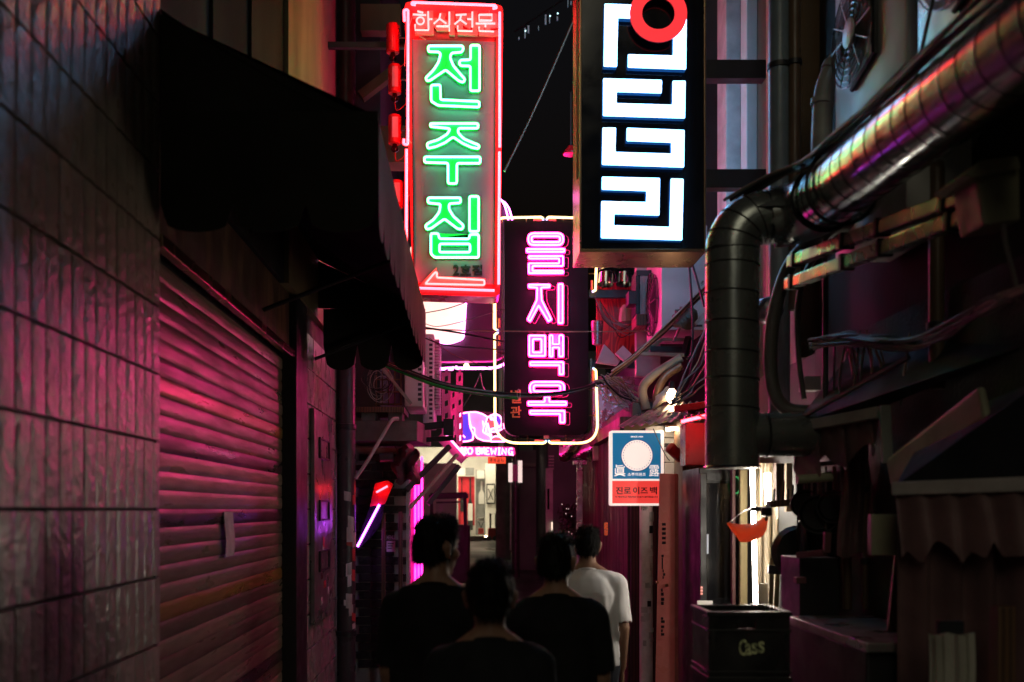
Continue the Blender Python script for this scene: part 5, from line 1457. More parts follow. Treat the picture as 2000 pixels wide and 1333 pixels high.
for i in range(8):
    x0 = rt_.uniform(1160, 1172); y0 = rt_.uniform(580, 600); x1 = rt_.uniform(1225, 1260); y1 = rt_.uniform(625, 650)
    MB().tube(spline(pp([(x0, y0), (x0+15, y0+30+rt_.uniform(-8, 12)), (x1-25, y1+rt_.uniform(2, 18)), (x1, y1)], 10.25)), .005, 5).build('wire', M[rt_.choice(['cable_black', 'cable_grey'])], hc, smooth=60)
for k, pts in enumerate(([(1346, 515), (1350, 570), (1353, 640), (1350, 690), (1342, 702)], [(1352, 515), (1365, 560), (1376, 600)])):
    o = MB().tube(spline(pp(pts, 8.6)), .01, 6).build('cable', M['cable_black'], smooth=60); tag(o, ['long black cable hanging from the box sign corner past the bracket', 'short black cable from the box sign corner to the duct'][k], 'cable')
wb2 = thing('wall_cable_bundle', 'messy bundle of dim cables drooping along the dark wall at the edge', 'cables', P(1780, 680, 4))
for i in range(14):
    r_ = random.Random(90+i)
    pts = [P(1585+r_.uniform(-10, 30), 672+r_.uniform(-12, 12), 4.9)]
    for k, (x, y, Y) in enumerate(((1660, 662, 4.6), (1720, 668, 4.35), (1790, 672, 4.1), (1860, 640, 3.75), (1930, 598, 3.45), (1990, 572, 3.2), (2060, 545, 3.0))):
        pts.append(P(x+r_.uniform(-8, 8), y+r_.uniform(-16, 16)*(1-k*.08), Y))
    MB().tube(spline(pts), r_.choice([.005, .007, .009]), 5).build('cable', M[r_.choice(['cable_black', 'cable_grey', 'cable_grey', 'cable_pale'])], wb2, smooth=60)
rc_ = thing('red_wall_cables', 'loose reddish cables hanging left of the vertical duct', 'cables', P(1350, 760, 8.3))
for i in range(9):
    r_ = random.Random(140+i)
    pts = [(1375+r_.uniform(-4, 6), 640+i*14), (1362+r_.uniform(-8, 5), 690+i*9), (1340+r_.uniform(-10, 8), 735+i*5), (1318+r_.uniform(-10, 8), 790+r_.uniform(-5, 5))]
    MB().tube(spline(pp(pts, 8.2)), .007, 5).build('cable', M[r_.choice(['cable_black', 'cable_brown', 'cable_grey'])], rc_, smooth=60)

# ================================================================== clutter on the stall side
rq = random.Random(314)
for px, Y, r_, y0, y1, lab in ((1655, 4.95, .022, 690, 1190, 'upright rusty gas pipe on the dark wall behind the stall counter'), (1690, 4.8, .014, 840, 1190, 'thin upright pipe right of the rusty gas pipe'), (1830, 4.05, .03, 300, 760, 'dark upright pipe on the wall under the olive electrical box')):
    t = thing('gas_pipe', lab, 'pipe', P(px, y1, Y))
    MB().tube(spline([P(px+3, y0, Y+.2), P(px, y0+25, Y+.02), P(px, y0+60, Y), P(px-1, (y0+y1)/2, Y), P(px, y1, Y)]), r_, 10).build('pipe', M['pipe_brown'], t, smooth=60)
    for k in (.35, .75):
        c = P(px, y0+(y1-y0)*k, Y); MB().lathe(c, (0, 0, 1), [(r_+.002, 0), (r_+.012, .004), (r_+.012, .03), (r_+.002, .034)], 12).build('joint', M['black_steel'], t, smooth=40)
ap = thing('hanging_apron', 'dark stained apron hanging on the wall behind the counter', 'apron', P(1675, 1080, 4.75))
MB().grid(lambda u, v: P(1640+70*u*(.75+.25*v)+4*math.sin(v*5), 880+205*v+6*math.sin(u*7), 4.78+.02*math.sin(u*16+v*3)), 18, 12).build('cloth', M['stall_cloth'], ap, smooth=60, thick=.004)
MB().tube(spline([P(1650, 880, 4.76), P(1668, 858, 4.75), P(1690, 880, 4.76)]), .005, 5).build('strap', M['cable_black'], ap)
bd = thing('leaning_board', 'tall scuffed plank leaning on the wall behind the cartons', 'plank', P(1760, 1200, 4.2))
MB().bar(P(1752, 1240, 4.15), P(1775, 990, 4.5), .09, .02, up=(0, 1, 0)).build('plank', M['wood_brown'], bd, bevel=.003)
lw = thing('loose_wall_wires', 'loose dark wires dangling over the folded stall awning', 'cables', P(1700, 800, 4.6))
for i in range(12):
    x0 = 1600+rq.random()*280; Y = 4.9-(x0-1600)/300*1.2
    pts = [P(x0, 660+rq.uniform(-15, 25), Y), P(x0+rq.uniform(-15, 25), 730+rq.uniform(-10, 20), Y), P(x0+rq.uniform(-20, 30), 780+rq.uniform(0, 60), Y)]
    MB().tube(spline(pts), rq.choice([.004, .006]), 5).build('wire', M[rq.choice(['cable_black', 'cable_grey', 'cable_brown'])], lw, smooth=60)

# dark things hung on the wall between the fluorescent corner and the apron
hg = thing('hanging_pans', 'dark pans and ladles hung in a row on the sooty wall', 'pans', P(1605, 1060, 5.25))
MB().bar(P(1560, 912, 5.25), P(1650, 902, 5.0), .02, .02).build('rail', M['black_steel'], hg)
for i, (x, y, r_) in enumerate(((1572, 985, .075), (1598, 1005, .10), (1628, 990, .085))):
    c = P(x, y, 5.2-.06*i)
    MB().lathe(c, (-.3, -1, 0), [(r_*.8, 0), (r_, .01), (r_, .05), (r_*.93, .05), (r_*.78, .012)], 22).build('pan', M['black_steel'], hg, smooth=40)
    MB().bar(c+V((0, -.02, r_)), P(x+1, 912, 5.2-.06*i), .02, .01).build('pan_handle', M['wood_brown'], hg, bevel=.002)
for i, x in enumerate((1585, 1613, 1642)):
    MB().tube(pp([(x, 908), (x+1, 1040+i*12)], 5.15-.05*i), .006, 6).build('ladle', M['grey_metal'], hg)
dc = thing('dark_cover_sheet', 'added dark sheet covering the lit wall behind the hung pans', 'tarpaulin', P(1600, 1190, 5.35))
MB().grid(lambda u, v: P(1556+95*u, 925+270*v+5*math.sin(u*6), 5.42-.2*u+.03*math.sin(u*19+v*2)), 24, 8).build('sheet', M['navy_sheet'], dc, smooth=60, thick=.004)  # sheet added to hide the wall patch lit by the fluorescent tube
# ================================================================== far end: cross street and lit shop
SY = 25.0
GZ = 1.03
shp = thing('lit_shop', 'brightly lit white shop front across the far street', 'building', (0, 27, GZ))
MB().box(-3.2, .60, 27.5, 27.7, GZ, 4.2).build('rear_wall', M['shop_white'], shp)
MB().box(-3.2, .60, 25.0, 27.49, GZ, GZ+.06).build('floor', M['shop_white'], shp)
MB().box(-3.2, .60, 24.95, 27.49, 4.0, 4.4).build('ceiling', M['shop_white'], shp)
MB().box(.61, .75, 24.9, 27.7, GZ, 6).build('side_wall', M['shop_white'], shp)
MB().box(-3.2, .60, 24.85, 24.949, GZ, GZ+.10).build('sill', M['concrete'], shp)
MB().box(-3.2, 0.62, 24.8, 24.94, 3.35, 6.5).build('fascia', M['wall_night'], shp)
MB().box(-2.2, .3, 25.1, 25.9, 3.93, 3.97).build('ceiling_light', M['shop_light'], shp)
MB().box(-3.1, .55, 24.98, 24.99, GZ+.11, 3.34).build('window_pane', M['glass'], shp)
def bot(x0, x1, y0, y1, Y, mat, par, nm='bottle_print'):
    w_ = x1-x0; n = w_*.28
    c = (x0+x1)/2
    pts = fillet([(c-n/2, y0), (c+n/2, y0), (c+n/2, y0+(y1-y0)*.38), (x1, y0+(y1-y0)*.55), (x1, y1), (x0, y1), (x0, y0+(y1-y0)*.55), (c-n/2, y0+(y1-y0)*.38)], 1.5, n=2)
    MB().prism(pp(pts, Y), (0, .01, 0)).build(nm, M[mat], par)
bn = thing('red_bottle_banner', 'tall red banner with two dark bottles in the lit shop', 'banner', P(911, 1027, 26.6))
MB().pbox(895, 931, 927, 1027, 26.6, .02).build('cloth', M['shop_red'], bn)
bot(899, 905, 934, 1000, 26.58, 'shop_dark', bn); bot(913, 924, 934, 1036, 26.57, 'shop_dark', bn)
MB().pbox(914, 984, 923, 1017, 26.555, .008).build('bottle_label', M['shop_white'], bn)
wb_ = thing('white_bottle_panel', 'white panel with a pale bottle shape next to the red banner', 'panel', P(937, 1010, 26.7))
MB().pbox(929, 918, 948, 1045, 26.7, .02).build('panel', M['shop_grey'], wb_)
bot(935, 946, 940, 985, 26.68, 'shop_white', wb_)
for i, (x0, x1, y0, y1, mt) in enumerate(((893, 907, 915, 929, 'shop_white'), (909, 926, 914, 929, 'shop_grey'), (931, 946, 919, 935, 'shop_white'))):
    o = MB().pbox(x0, y0, x1, y1, 26.5, .02).build('small_poster', M[mt]); tag(o, ['small white poster above the red banner', 'small grey poster above the red banner', 'small white poster above the pale bottle panel'][i], 'poster')
xf = thing('framed_cross_picture', 'black framed picture of a dark cross on the shop column', 'picture', P(958, 985, 26.2))
MB().pbox(950, 945, 967, 985, 26.2, .03).build('frame', M['black_steel'], xf)
MB().pbox(952, 948, 965, 982, 26.18, .015).build('sheet', M['shop_white'], xf)
for a, b in (((953.5, 955), (963, 977)), ((963, 955), (953.5, 977))):
    MB().bar(P(*a, 26.165), P(*b, 26.165), .02, .01, up=(0, 1, 0)).build('cross_stroke', M['shop_dark'], xf)
o = MB().pbox(948, 905, 971, 1050, 26.25, .2).build('shop_column', M['shop_white'], bevel=.01); tag(o, 'white shop column carrying the framed cross picture', 'column')
# wall lamp up-lighting the column base
wl = thing('floor_uplight', 'small warm uplight at the foot of the white shop column', 'lamp', P(949, 1056, 24.3))
MB().lathe(P(949, 1056, 24.35), (0, 0, 1), [(.06, 0), (.07, .02), (.05, .09)], 12).build('housing', M['black_steel'], wl)
MB().lathe(P(949, 1051, 24.35), (0, 0, 1), [(.04, 0), (.045, .02), (.02, .05)], 12).build('bulb', M['warm_bulb'], wl)
ht = thing('hand_truck', 'dark hand truck with a red crate standing before the shop', 'hand truck', P(963, 1056, 24.0))
MB().tube(pp([(957, 1056), (958, 1004), (968, 1003), (969, 1056)], 24.0), .02, 6).build('frame', M['black_steel'], ht)
MB().pbox(953, 1032, 969, 1054, 23.9, .3).build('crate', M['paper_red'], ht, bevel=.02)
for x in (955, 967):
    MB().lathe(P(x, 1052, 23.85), (0, 1, 0), [(.06, 0), (.06, .05)], 14).build('wheel', M['rubber'], ht)
st = thing('display_stool', 'folding stand with a red box in the shop window', 'stand', P(940, 1045, 25.3))
MB().bar(P(934, 1044, 25.3), P(945, 1018, 25.3), .02, .02).build('leg', M['black_steel'], st); MB().bar(P(945, 1044, 25.3), P(934, 1018, 25.3), .02, .02).build('leg', M['black_steel'], st)
MB().pbox(932, 1012, 947, 1018, 25.2, .25).build('shelf', M['shop_white'], st); MB().pbox(934, 1032, 945, 1044, 25.25, .2).build('red_box', M['paper_red'], st, bevel=.01)
# black framed cart in the alley end
kt = thing('framed_cart', 'black framed cart with windscreen parked at the alley end', 'cart', P(880, 1120, 15))
for x in (843, 908):
    MB().bar(P(x, 968, 15), P(x+(2 if x > 850 else 0), 1110, 15), .05, .05).build('post', M['black_steel'], kt, bevel=.006)
MB().bar(P(838, 971, 15), P(915, 969, 15), .08, .07).build('roof_bar', M['black_steel'], kt, bevel=.006)
MB().bar(P(842, 966, 15.6), P(912, 964, 15.6), .5, .03).build('roof', M['black_steel'], kt)
MB().bar(P(852, 982, 15), P(900, 981, 15), .03, .03).build('windscreen_frame', M['black_steel'], kt)
MB().pbox(851, 984, 900, 1024, 15.02, .006).build('windscreen', M['glass'], kt)
MB().pbox(846, 1026, 918, 1140, 15.0, .9).build('body', M['black_steel'], kt, bevel=.03)
MB().lathe(P(917, 1158, 15.3), (1, 0, 0), [(.16, 0), (.16, .06), (.1, .08)], 20).build('wheel', M['rubber'], kt, smooth=40)
# grey lit shopfront between cart and wall
o = MB().pbox(800, 905, 892, 1060, 20.0, .15).build('side_shop_wall', M['shop_white'], bevel=.01); tag(o, 'dim cream wall beyond the diagonal canopy brackets', 'wall')
# pillars and poles
o = MB().pbox(969, 885, 998, 1140, 20.5, .5).build('stone_pillar', M['concrete'], bevel=.02); tag(o, 'dark square pillar at the alley mouth beside the lit shop', 'pillar')
up = thing('utility_pole', 'dark utility pole with small lit signs at the alley mouth', 'pole', P(1005, 1150, 18))
c0 = P(1007, 1000, 18)
MB().lathe((c0.x, 18, gz(18)-.05), (0, 0, 1), [(.075, 0), (.06, 4.5)], 16).build('pole', M['pipe_dark'], up, smooth=50)
MB().pbox(993, 905, 1001, 942, 17.9, .04).build('lit_plate', M['lit_white'], up); MB().pbox(1012, 900, 1020, 943, 17.9, .04).build('lit_plate', M['lit_white'], up); MB().pbox(1002, 908, 1011, 940, 17.88, .04).build('purple_plate', M['magenta_frame'], up)
o = MB().pbox(996, 942, 999, 1075, 18.5, .05).build('thin_lit_pole', M['shop_white']); tag(o, 'thin pale pole just left of the utility pole', 'pole')
fb = thing('dark_far_building', 'dark shuttered building beyond the utility pole', 'building', P(1060, 1100, 19))
MB().pbox(1010, 880, 1068, 1130, 19.0, 3).build('wall', M['wall_night'], fb)
MB().pbox(1022, 905, 1046, 912, 18.95, .045).build('ledge', M['concrete'], fb)
MB().pbox(1070, 840, 1140, 1140, 16.0, 4).build('wing', M['wall_night'], fb)
for i in range(5): MB().pbox(1072, 890+i*6, 1082, 893+i*6, 15.96, .035).build('louvre', M['pvc'], fb)
MB().pbox(1066, 915, 1080, 1055, 15.95, .045).build('window_frame', M['pvc'], fb); MB().pbox(1069, 955, 1073, 995, 15.93, .015).build('window_pane', M['black_gloss'], fb)
wl2 = thing('wall_strip_lamp', 'short warm strip lamp low on the pale window frame', 'lamp', P(1078, 1052, 15.9))
MB().pbox(1077, 1020, 1079.5, 1050, 15.9, .03).build('tube', M['lit_cream'], wl2)
# plant with string lights
pt = thing('potted_plant', 'tall potted plant with tiny white points beside the magenta post', 'plant', P(1112, 1090, 13))
rp = random.Random(21)
MB().lathe(P(1112, 1120, 13), (0, 0, 1), [(.1, 0), (.14, .3), (.13, .32)], 14).build('pot', M['concrete'], pt, smooth=40)
MB().tube(spline([P(1112, 1080, 13), P(1110, 1030, 13), P(1114, 990, 13)]), [.015, .012, .006], 6).build('stem', M['wood_brown'], pt)
lv = MB()
for i in range(420):
    c = P(1112+rp.gauss(0, 9), rp.uniform(985, 1075), 13+rp.gauss(0, .08)); s_ = rp.uniform(.02, .05)
    a_ = V((rp.uniform(-1, 1), rp.uniform(-1, 1), rp.uniform(-1, 1))).normalized()*s_; b_ = a_.orthogonal().normalized()*s_*.4
    lv.quad(c-a_, c+b_, c+a_, c-b_)
lv.build('leaves', M['leaf'], pt)
for i in range(12):
    c = P(1112+rp.gauss(0, 9), rp.uniform(985, 1075), 12.85)
    MB().lathe(c, (0, 0, 1), [(.002, 0), (.006, .006), (.002, .012)], 6).build('point_light', M['lit_white'], pt)
# magenta lattice post
mp_ = thing('magenta_post', 'magenta lit patterned steel post behind the man in white', 'post', P(1133, 1110, 11.8))
MB().pbox(1127, 908, 1138, 1110, 11.8, .06).build('post', M['foil'], mp_, bevel=.004)
MB().pbox(1120, 900, 1146, 908, 11.75, .12).build('cap', M['foil'], mp_, bevel=.004)
o = MB().grid(lambda u, v: P(1092+72*u, 862+36*v+5*math.sin(u*9), 11.2+.12*math.sin(u*11+v*6)), 14, 8).build('foil_sheet', M['foil'], smooth=60, thick=.006); tag(o, 'crumpled magenta lit foil sheet under the pale yellow tube', 'foil')
o = MB().pbox(1158, 735, 1240, 900, 11.0, .06).build('purple_mesh_panel', M['foil'], bevel=.004); tag(o, 'purple lit rough panel behind the cable tangle', 'panel')
# black far buildings and dark cyan lights
fbk = thing('far_block', 'unlit high building against the night sky', 'building', P(1000, 1100, 34))
MB().box(-9, 10, 34, 38, 0, 7.2).build('wall', M['wall_night'], fbk)
for i in range(9):
    for j in range(2):
        MB().box(-6+i*1.5, -5.1+i*1.5, 33.95, 33.99, 4.2+j*1.5, 5.3+j*1.5).build('window', M['black_gloss'], fbk)
sl = thing('light_string', 'row of faint cyan string lights hung high between the signs', 'string lights', P(1060, 70, 14))
for i in range(11):
    x = 1012+i*10.5+random.uniform(-3, 3); y = 74-(i/10)**1.6*66+random.uniform(-5, 5); h = 4+16*random.random()
    if i in (3, 8): continue
    MB().pbox(x, y-h, x+.7+2.6*random.random(), y, 14+.05*i, .02).build('light_strip', M['cyan_light'], sl)
    if i in (1, 6, 7): MB().lathe(P(x+2, y-12, 13.9), (0, 0, 1), [(.004, 0), (.012, .01), (.004, .022)], 8).build('point_light', M['cyan_dot'], sl)
MB().tube(pp([(1005, 62), (1130, -20)], 14.3), .012, 6).build('cord', M['cable_black'], sl)
hl = thing('hanging_lamp_dish', 'round unlit ceiling lamp dish beside the black box sign', 'lamp', P(1112, 305, 9))
MB().lathe(P(1115, 298, 9), (0, 0, -1), [(.02, -.06), (.05, -.02), (.075, .01), (.07, .02), (.02, .02)], 20).build('dish', M['red_enamel'], hl, smooth=50)
MB().bar(P(1115, 292, 9), P(1115, 180, 9), .012, .012).build('rod', M['black_steel'], hl)
# ================================================================== people
def capsule(m, p, q, r1, r2, seg=14, k=5, flat=1.0, axis=None):
    p = V(p); q = V(q); d = q-p; L = max(d.length, 1e-4); ax = d.normalized()
    u = V(axis) if axis else ax.orthogonal()
    u = (u-ax*u.dot(ax)).normalized(); w_ = ax.cross(u)
    prof = []
    for i in range(k+1):
        t = -PI/2+PI/2*i/k; prof.append((r1*math.cos(t), r1*math.sin(t)))
    for i in range(k+1):
        t = PI/2*i/k; prof.append((r2*math.cos(t), L+r2*math.sin(t)))
    rings = []
    for r, h in prof:
        rings.append(len(m.v))
        for j in range(seg):
            t = 2*PI*j/seg
            m.v.append(p+ax*h+u*math.cos(t)*max(r, 1e-4)+w_*math.sin(t)*max(r, 1e-4)*flat)
    for a, b in zip(rings, rings[1:]):
        for j in range(seg): m.f.append((a+j, a+(j+1) % seg, b+(j+1) % seg, b+j))
    m.f.append(tuple(rings[0]+j for j in range(seg))[::-1]); m.f.append(tuple(rings[-1]+j for j in range(seg)))

def ellip(m, c, rx, ry, rz, seg=20, k=12):
    c = V(c); rings = []
    for i in range(1, k):
        t = -PI/2+PI*i/k; rings.append(len(m.v))
        for j in range(seg):
            a = 2*PI*j/seg
            m.v.append(c+V((rx*math.cos(t)*math.cos(a), ry*math.cos(t)*math.sin(a), rz*math.sin(t))))
    for a, b in zip(rings, rings[1:]):
        for j in range(seg): m.f.append((a+j, a+(j+1) % seg, b+(j+1) % seg, b+j))
    m.f.append(tuple(rings[0]+j for j in range(seg))[::-1]); m.f.append(tuple(rings[-1]+j for j in range(seg)))

def loft(m, secs, seg=24):
    """secs: (z, rx, ry, cy)"""
    rings = []
    for z, rx, ry, cy in secs:
        rings.append(len(m.v))
        for j in range(seg):
            a = 2*PI*j/seg; ca, sa = math.cos(a), math.sin(a)
            e = .82
            m.v.append(V((rx*math.copysign(abs(ca)**e, ca), cy+ry*math.copysign(abs(sa)**e, sa), z)))
    for a, b in zip(rings, rings[1:]):
        for j in range(seg): m.f.append((a+j, a+(j+1) % seg, b+(j+1) % seg, b+j))
    m.f.append(tuple(rings[0]+j for j in range(seg))[::-1]); m.f.append(tuple(rings[-1]+j for j in range(seg)))

def remesh(m, vox, smooth=4):
    me = bpy.data.meshes.new('r'); me.from_pydata([tuple(p) for p in m.v], [], m.f)
    ob = bpy.data.objects.new('r', me); COL.objects.link(ob)
    md = ob.modifiers.new('r', 'REMESH'); md.mode = 'VOXEL'; md.voxel_size = vox
    dg = bpy.context.evaluated_depsgraph_get()
    out = bpy.data.meshes.new_from_object(ob.evaluated_get(dg))
    bpy.data.objects.remove(ob); bpy.data.meshes.remove(me)
    bm = bmesh.new(); bm.from_mesh(out)
    for _ in range(smooth): bmesh.ops.smooth_vert(bm, verts=bm.verts[:], factor=.5, use_axis_x=True, use_axis_y=True, use_axis_z=True)
    bpy.data.meshes.remove(out)
    return bm

def bm_to(bm, name, mat, org, parent, xf):
    bmesh.ops.transform(bm, matrix=xf, verts=bm.verts[:])
    me = bpy.data.meshes.new(name); bm.to_mesh(me); bm.free()
    me.polygons.foreach_set('use_smooth', [True]*len(me.polygons))
    me.materials.append(mat)
    return put(name, me, None, org, parent)

def cutbm(bm, co, no, keep_below=True):
    g_ = bm.verts[:]+bm.edges[:]+bm.faces[:]
    bmesh.ops.bisect_plane(bm, geom=g_, plane_co=V(co), plane_no=V(no), clear_outer=keep_below, clear_inner=not keep_below)

def person(label, X, Y, H, face=0, head_turn=0, shirt='shirt_black', build=1.0, swing=.0, seed=0, hairtop=.012, hs=1.0, lean=0, neckline=.0):
    k = H/1.75; B = build
    t = thing('person', label, 'person', (X, Y, gz(Y)))
    org = ORIGIN[t.name]
    xf = Matrix.Rotation(face, 4, 'Z')
    hz = H-.118*k                       # head centre
    HT = Matrix.Translation((0, .012, 0)) @ Matrix.Translation((0, 0, hz)) @ Matrix.Rotation(head_turn, 4, 'Z') @ Matrix.Scale(hs, 4) @ Matrix.Translation((0, 0, -hz))
    sh_z = H*.792; hipz = H*.52
    def limbs(m, g, hands=True, legs=True, arms=True, lower=True):
        for s in (-1, 1):
            if arms:
                sw = swing*s
                S = V((s*.150*k*B, -.005, sh_z-.012)); E = V((s*(.178*k*B+.012), -.035-.10*sw, H*.635)); Wt = V((s*(.186*k*B+.008), .055+.16*(-sw if sw else .0), H*.485))
                capsule(m, S, E, .058*k*B+g, .044*k*B+g)
                if lower:
                    capsule(m, E, Wt, .043*k*B+g, .028*k+g)
                    if hands:
                        d = (Wt-E).normalized(); fw = V((0, 1, 0)); fw = (fw-d*fw.dot(d)).normalized(); sd = d.cross(fw)*s
                        pc = Wt+d*.05*k
                        capsule(m, Wt+d*.012, Wt+d*.085*k, .026*k, .036*k, flat=.45, axis=fw)
                        for i, (o_, ln) in enumerate(((.027, .072), (.009, .080), (-.009, .075), (-.026, .058))):
                            b0 = Wt+d*.095*k+fw*o_*k; inn = V((-s, 0, 0))
                            m1 = b0+d*ln*.55*k+inn*.008; m2 = m1+d*ln*.45*k+inn*.022
                            capsule(m, b0-d*.02, m1, .0092*k, .0085*k, 10, 3); capsule(m, m1, m2, .0085*k, .0072*k, 10, 3)
                        th = Wt+d*.03*k+fw*.028*k; t1 = th+d*.03*k+fw*.022*k+V((-s*.008, 0, 0)); t2 = t1+d*.032*k+fw*.004+V((-s*.008, 0, 0))
                        capsule(m, th, t1, .0125*k, .0105*k, 10, 3); capsule(m, t1, t2, .0105*k, .009*k, 10, 3)
            if legs:
                st = swing*.12*s
                Hp = V((s*.088*k*B, 0, hipz-.02)); K = V((s*.098*k, .03+st*.5, H*.285)); A = V((s*.098*k, -.03+st, H*.05))
                capsule(m, Hp, K, .088*k*B+g, .056*k+g); capsule(m, K, A, .055*k+g, .038*k+g)
    m = MB()
    torso = [(hipz-.09*k, .10*k*B, .09*k*B, 0), (hipz-.04, .165*k*B, .112*k*B, -.012), (hipz+.05*k, .163*k*B, .112*k*B, -.008), (H*.60, .148*k*B, .100*k*B, 0), (H*.66, .160*k*B, .112*k*B, .003),
             (H*.72, .160*k*B, .118*k*B, .0), (H*.76, .156*k*B, .112*k*B, -.012), (H*.788, .132*k*B, .094*k*B, -.018), (H*.815, .104*k*B, .078*k*B, -.018), (H*.84, .064*k*B, .060*k, -.014)]
    loft(m, torso)
    for s in (-1, 1): capsule(m, (s*.022*k, -.02, H*.858), (s*.140*k*B, -.01, sh_z+.004), .040*k, .050*k*B)
    limbs(m, 0)
    for s in (-1, 1):
        A = V((s*.098*k, -.03+swing*.12*s, H*.05))
        capsule(m, A+V((0, -.02, -.045*k)), A+V((0, .15*k, -.055*k)), .036*k, .03*k, flat=.9)
    capsule(m, (0, -.020, H*.82), (0, .002, H-.19*k), .061*k, .057*k)
    # head
    hm = MB()
    ellip(hm, (0, -.008*k, hz+.018*k), .076*k, .096*k, .100*k)
    ellip(hm, (0, .018*k, hz-.045*k), .060*k, .072*k, .075*k)
    capsule(hm, (0, .050*k, hz-.092*k), (0, .062*k, hz-.098*k), .026*k, .022*k)
    capsule(hm, (0, .086*k, hz+.012*k), (0, .104*k, hz-.022*k), .009*k, .013*k, 10, 3)
    capsule(hm, (-.018*k, .080*k, hz-.058*k), (.018*k, .080*k, hz-.058*k), .009*k, .009*k, 10, 3)
    capsule(hm, (-.04*k, .076*k, hz+.03*k), (.04*k, .076*k, hz+.03*k), .012*k, .012*k, 10, 3)
    for s in (-1, 1):
        capsule(hm, (s*.086*k, -.014*k, hz+.010*k), (s*.079*k, -.004*k, hz-.032*k), .021*k, .013*k, flat=.5, axis=(0, 1, 0))
        ellip(hm, (s*.052*k, .052*k, hz-.022*k), .022*k, .025*k, .022*k, 12, 8)
    for v_ in hm.v: v_.xyz = HT @ v_
    b0 = len(m.v); m.v += hm.v; m.f += [tuple(i+b0 for i in f) for f in hm.f]
    bm = remesh(m, .0075, 4)
    bm_to(bm, 'body', M['skin'], org, t, xf)
    for s in (-1, 1):
        e = MB(); ellip(e, (0, 0, 0), .012*k, .012*k, .012*k, 12, 8)
        c = xf @ (HT @ V((s*.031*k, .076*k, hz+.008*k)))
        e.v = [p+c+org for p in e.v]; e.build('eye', M['eye'], t, smooth=60)
    # shirt
    m = MB(); g = .016
    loft(m, [(z, rx+g+(.006 if z < H*.7 else 0)+(.014 if z < H*.62 else 0), ry+g+(.006 if z < H*.7 else 0)+(.014 if z < H*.62 else 0), cy) for z, rx, ry, cy in torso])
    for s in (-1, 1): capsule(m, (s*.022*k, -.02, H*.852), (s*.140*k*B, -.01, sh_z+.004), .040*k+g*.7, .050*k*B+g)
    limbs(m, g+.006, hands=False, legs=False, lower=False)
    capsule(m, (0, -.020, H*.81), (0, .0, H-.20*k), .064*k+.008, .060*k+.008)
    bm = remesh(m, .0095, 5)
    cutbm(bm, (0, 0, hipz-.035*k), (0, 0, -1))
    cutbm(bm, (0, -.01, H*.836+neckline), V((0, .34, 1)))
    rs_ = random.Random(seed)
    for s in (-1, 1):
        S = V((s*.150*k*B, -.005, sh_z)); E = V((s*(.178*k*B+.012), -.035-.10*swing*s, H*.635)); d = (E-S).normalized()
        co = S+d*.255*k
        vs_ = [v for v in bm.verts if v.co.x*s > .188*k*B]
        # trim the sleeve end: remove faces beyond the sleeve plane on the outer side only
        dead = [f for f in bm.faces if f.calc_center_median().x*s > .150*k*B+.024 and (f.calc_center_median()-co).dot(d) > 0]
        bmesh.ops.delete(bm, geom=dead, context='FACES')
    off = V((seed*3.1, seed*1.7, 0))
    bm.normal_update()
    for v in bm.verts:
        p = v.co
        wr = mnoise.noise(V((p.x*9, p.y*9, p.z*5))+off)*(.016 if shirt == 'shirt_white' else .011)+mnoise.noise(V((p.x*22, p.y*22, p.z*9))+off)*.006
        amp = 1.0 if p.z < H*.76 else .35
        if abs(p.x) > .15*k: amp = .8
        v.co = p+v.normal*(wr*amp+.001)
    shirt_o = bm_to(bm, 'shirt', M[shirt], org, t, xf)
    shirt_o.modifiers.new('hem', 'SOLIDIFY').thickness = .004
    # collar band
    cb_ = MB()
    n = Matrix.Rotation(0, 4, 'Z')
    cb_.tube([xf @ V((.071*k*math.cos(a)*1.0, -.010+.070*k*math.sin(a), H*.838+neckline-.34*(.070*k*math.sin(a))))+org for a in [i*2*PI/28 for i in range(28)]], .0075, 6, closed=True)
    cb_.build('collar', M[shirt], t, smooth=60)
    # trousers
    m = MB()
    loft(m, [(z, rx+.012, ry+.012, cy) for z, rx, ry, cy in torso[:4]])
    limbs(m, .016, hands=False, arms=False)
    bm = remesh(m, .012, 3)
    cutbm(bm, (0, 0, H*.575), (0, 0, 1)); cutbm(bm, (0, 0, .05), (0, 0, -1))
    bm_to(bm, 'trousers', M['denim'], org, t, xf)
    for s in (-1, 1):
        m = MB(); A = V((s*.098*k, -.03+swing*.12*s, H*.05))
        capsule(m, A+V((0, -.025, -.045*k)), A+V((0, .165*k, -.052*k)), .046*k, .040*k, flat=.9)
        bm = remesh(m, .012, 2); cutbm(bm, (0, 0, .003), (0, 0, -1))
        bm_to(bm, 'shoe', M['shoe'], org, t, xf)
    # hair: cap + tufts
    m = MB()
    ellip(m, (0, -.012*k, hz+.026*k), .081*k, .102*k, .102*k+hairtop)
    ellip(m, (0, -.034*k, hz-.026*k), .068*k, .074*k, .070*k)
    ellip(m, (.01*k, .03*k, hz+.07*k), .07*k, .065*k, .055*k+hairtop)
    bm = remesh(m, .007, 3)
    cutbm(bm, (0, -.02*k, hz-.045*k), V((0, .22, -1)))
    cutbm(bm, (0, .045*k, hz+.02*k), V((0, 1, -.25)))
    bm.normal_update()
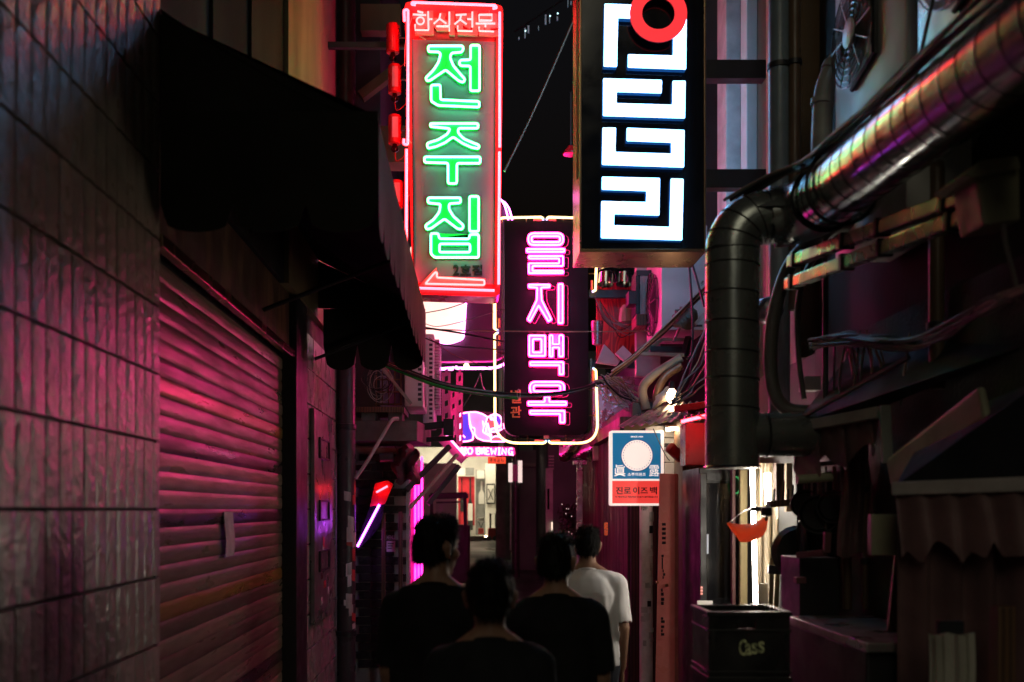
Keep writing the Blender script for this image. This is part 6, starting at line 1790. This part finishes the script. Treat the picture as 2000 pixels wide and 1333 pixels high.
    for v in bm.verts:
        p = v.co
        v.co = p+v.normal*(mnoise.noise(V((p.x*55, p.y*55, p.z*18))+off)*.006+mnoise.noise(V((p.x*14, p.y*14, p.z*14))+off)*.006)
    bm.normal_update()
    fs_ = [f for f in bm.faces]
    for _ in range(2600):
        f = rs_.choice(fs_); c = f.calc_center_median(); nn = f.normal
        if c.z < hz-.04*k and rs_.random() < .6: continue
        dn = V((rs_.uniform(-.6, .6), rs_.uniform(-.3, .3), -1)) if c.z < hz+.07*k else V((rs_.uniform(-1, 1), rs_.uniform(-.4, 1), rs_.uniform(-.1, .5)))
        tdir = (dn-nn*dn.dot(nn)*.85)
        if tdir.length < 1e-3: continue
        tdir = tdir.normalized()*rs_.uniform(.012, .034); w_ = tdir.cross(nn)
        if w_.length < 1e-5: continue
        w_ = w_.normalized()*rs_.uniform(.0012, .0026)
        a_ = bm.verts.new(c-w_); b_ = bm.verts.new(c+w_); c_ = bm.verts.new(c+tdir+nn*rs_.uniform(.002, .012))
        bm.faces.new((a_, b_, c_))
    bmesh.ops.transform(bm, matrix=HT, verts=bm.verts[:])
    bm_to(bm, 'hair', M['hair'], org, t, xf)
    return t

def pX(px, Y): return (px-VX)*Y/F
def hH(py, Y): return EYE-(py-VY)*Y/F-gz(Y)
person('man in black T-shirt at the front centre, back of his neck showing', pX(957, 3.4), 3.4, hH(1106, 3.4), 0, 0, 'shirt_grey', 1.06, .15, 1, hairtop=.004, hs=1.1)
person('tall man in black T-shirt beside the pink tubes, head turned aside', pX(852, 4.25), 4.25, hH(1018, 4.25), math.radians(-10), math.radians(-38), 'shirt_black', 1.06, .2, 2, hs=1.04)
person('man in black T-shirt directly before the man in white', pX(1086, 4.4), 4.4, hH(1049, 4.4), math.radians(-4), math.radians(-12), 'shirt_black', 1.08, -.2, 3, hairtop=.008, hs=1.04)
person('man in a white T-shirt walking below the blue and red lightbox', pX(1147, 6.2), 6.2, hH(1031, 6.2), math.radians(-6), math.radians(2), 'shirt_white', 1.16, .25, 4, hairtop=.004)
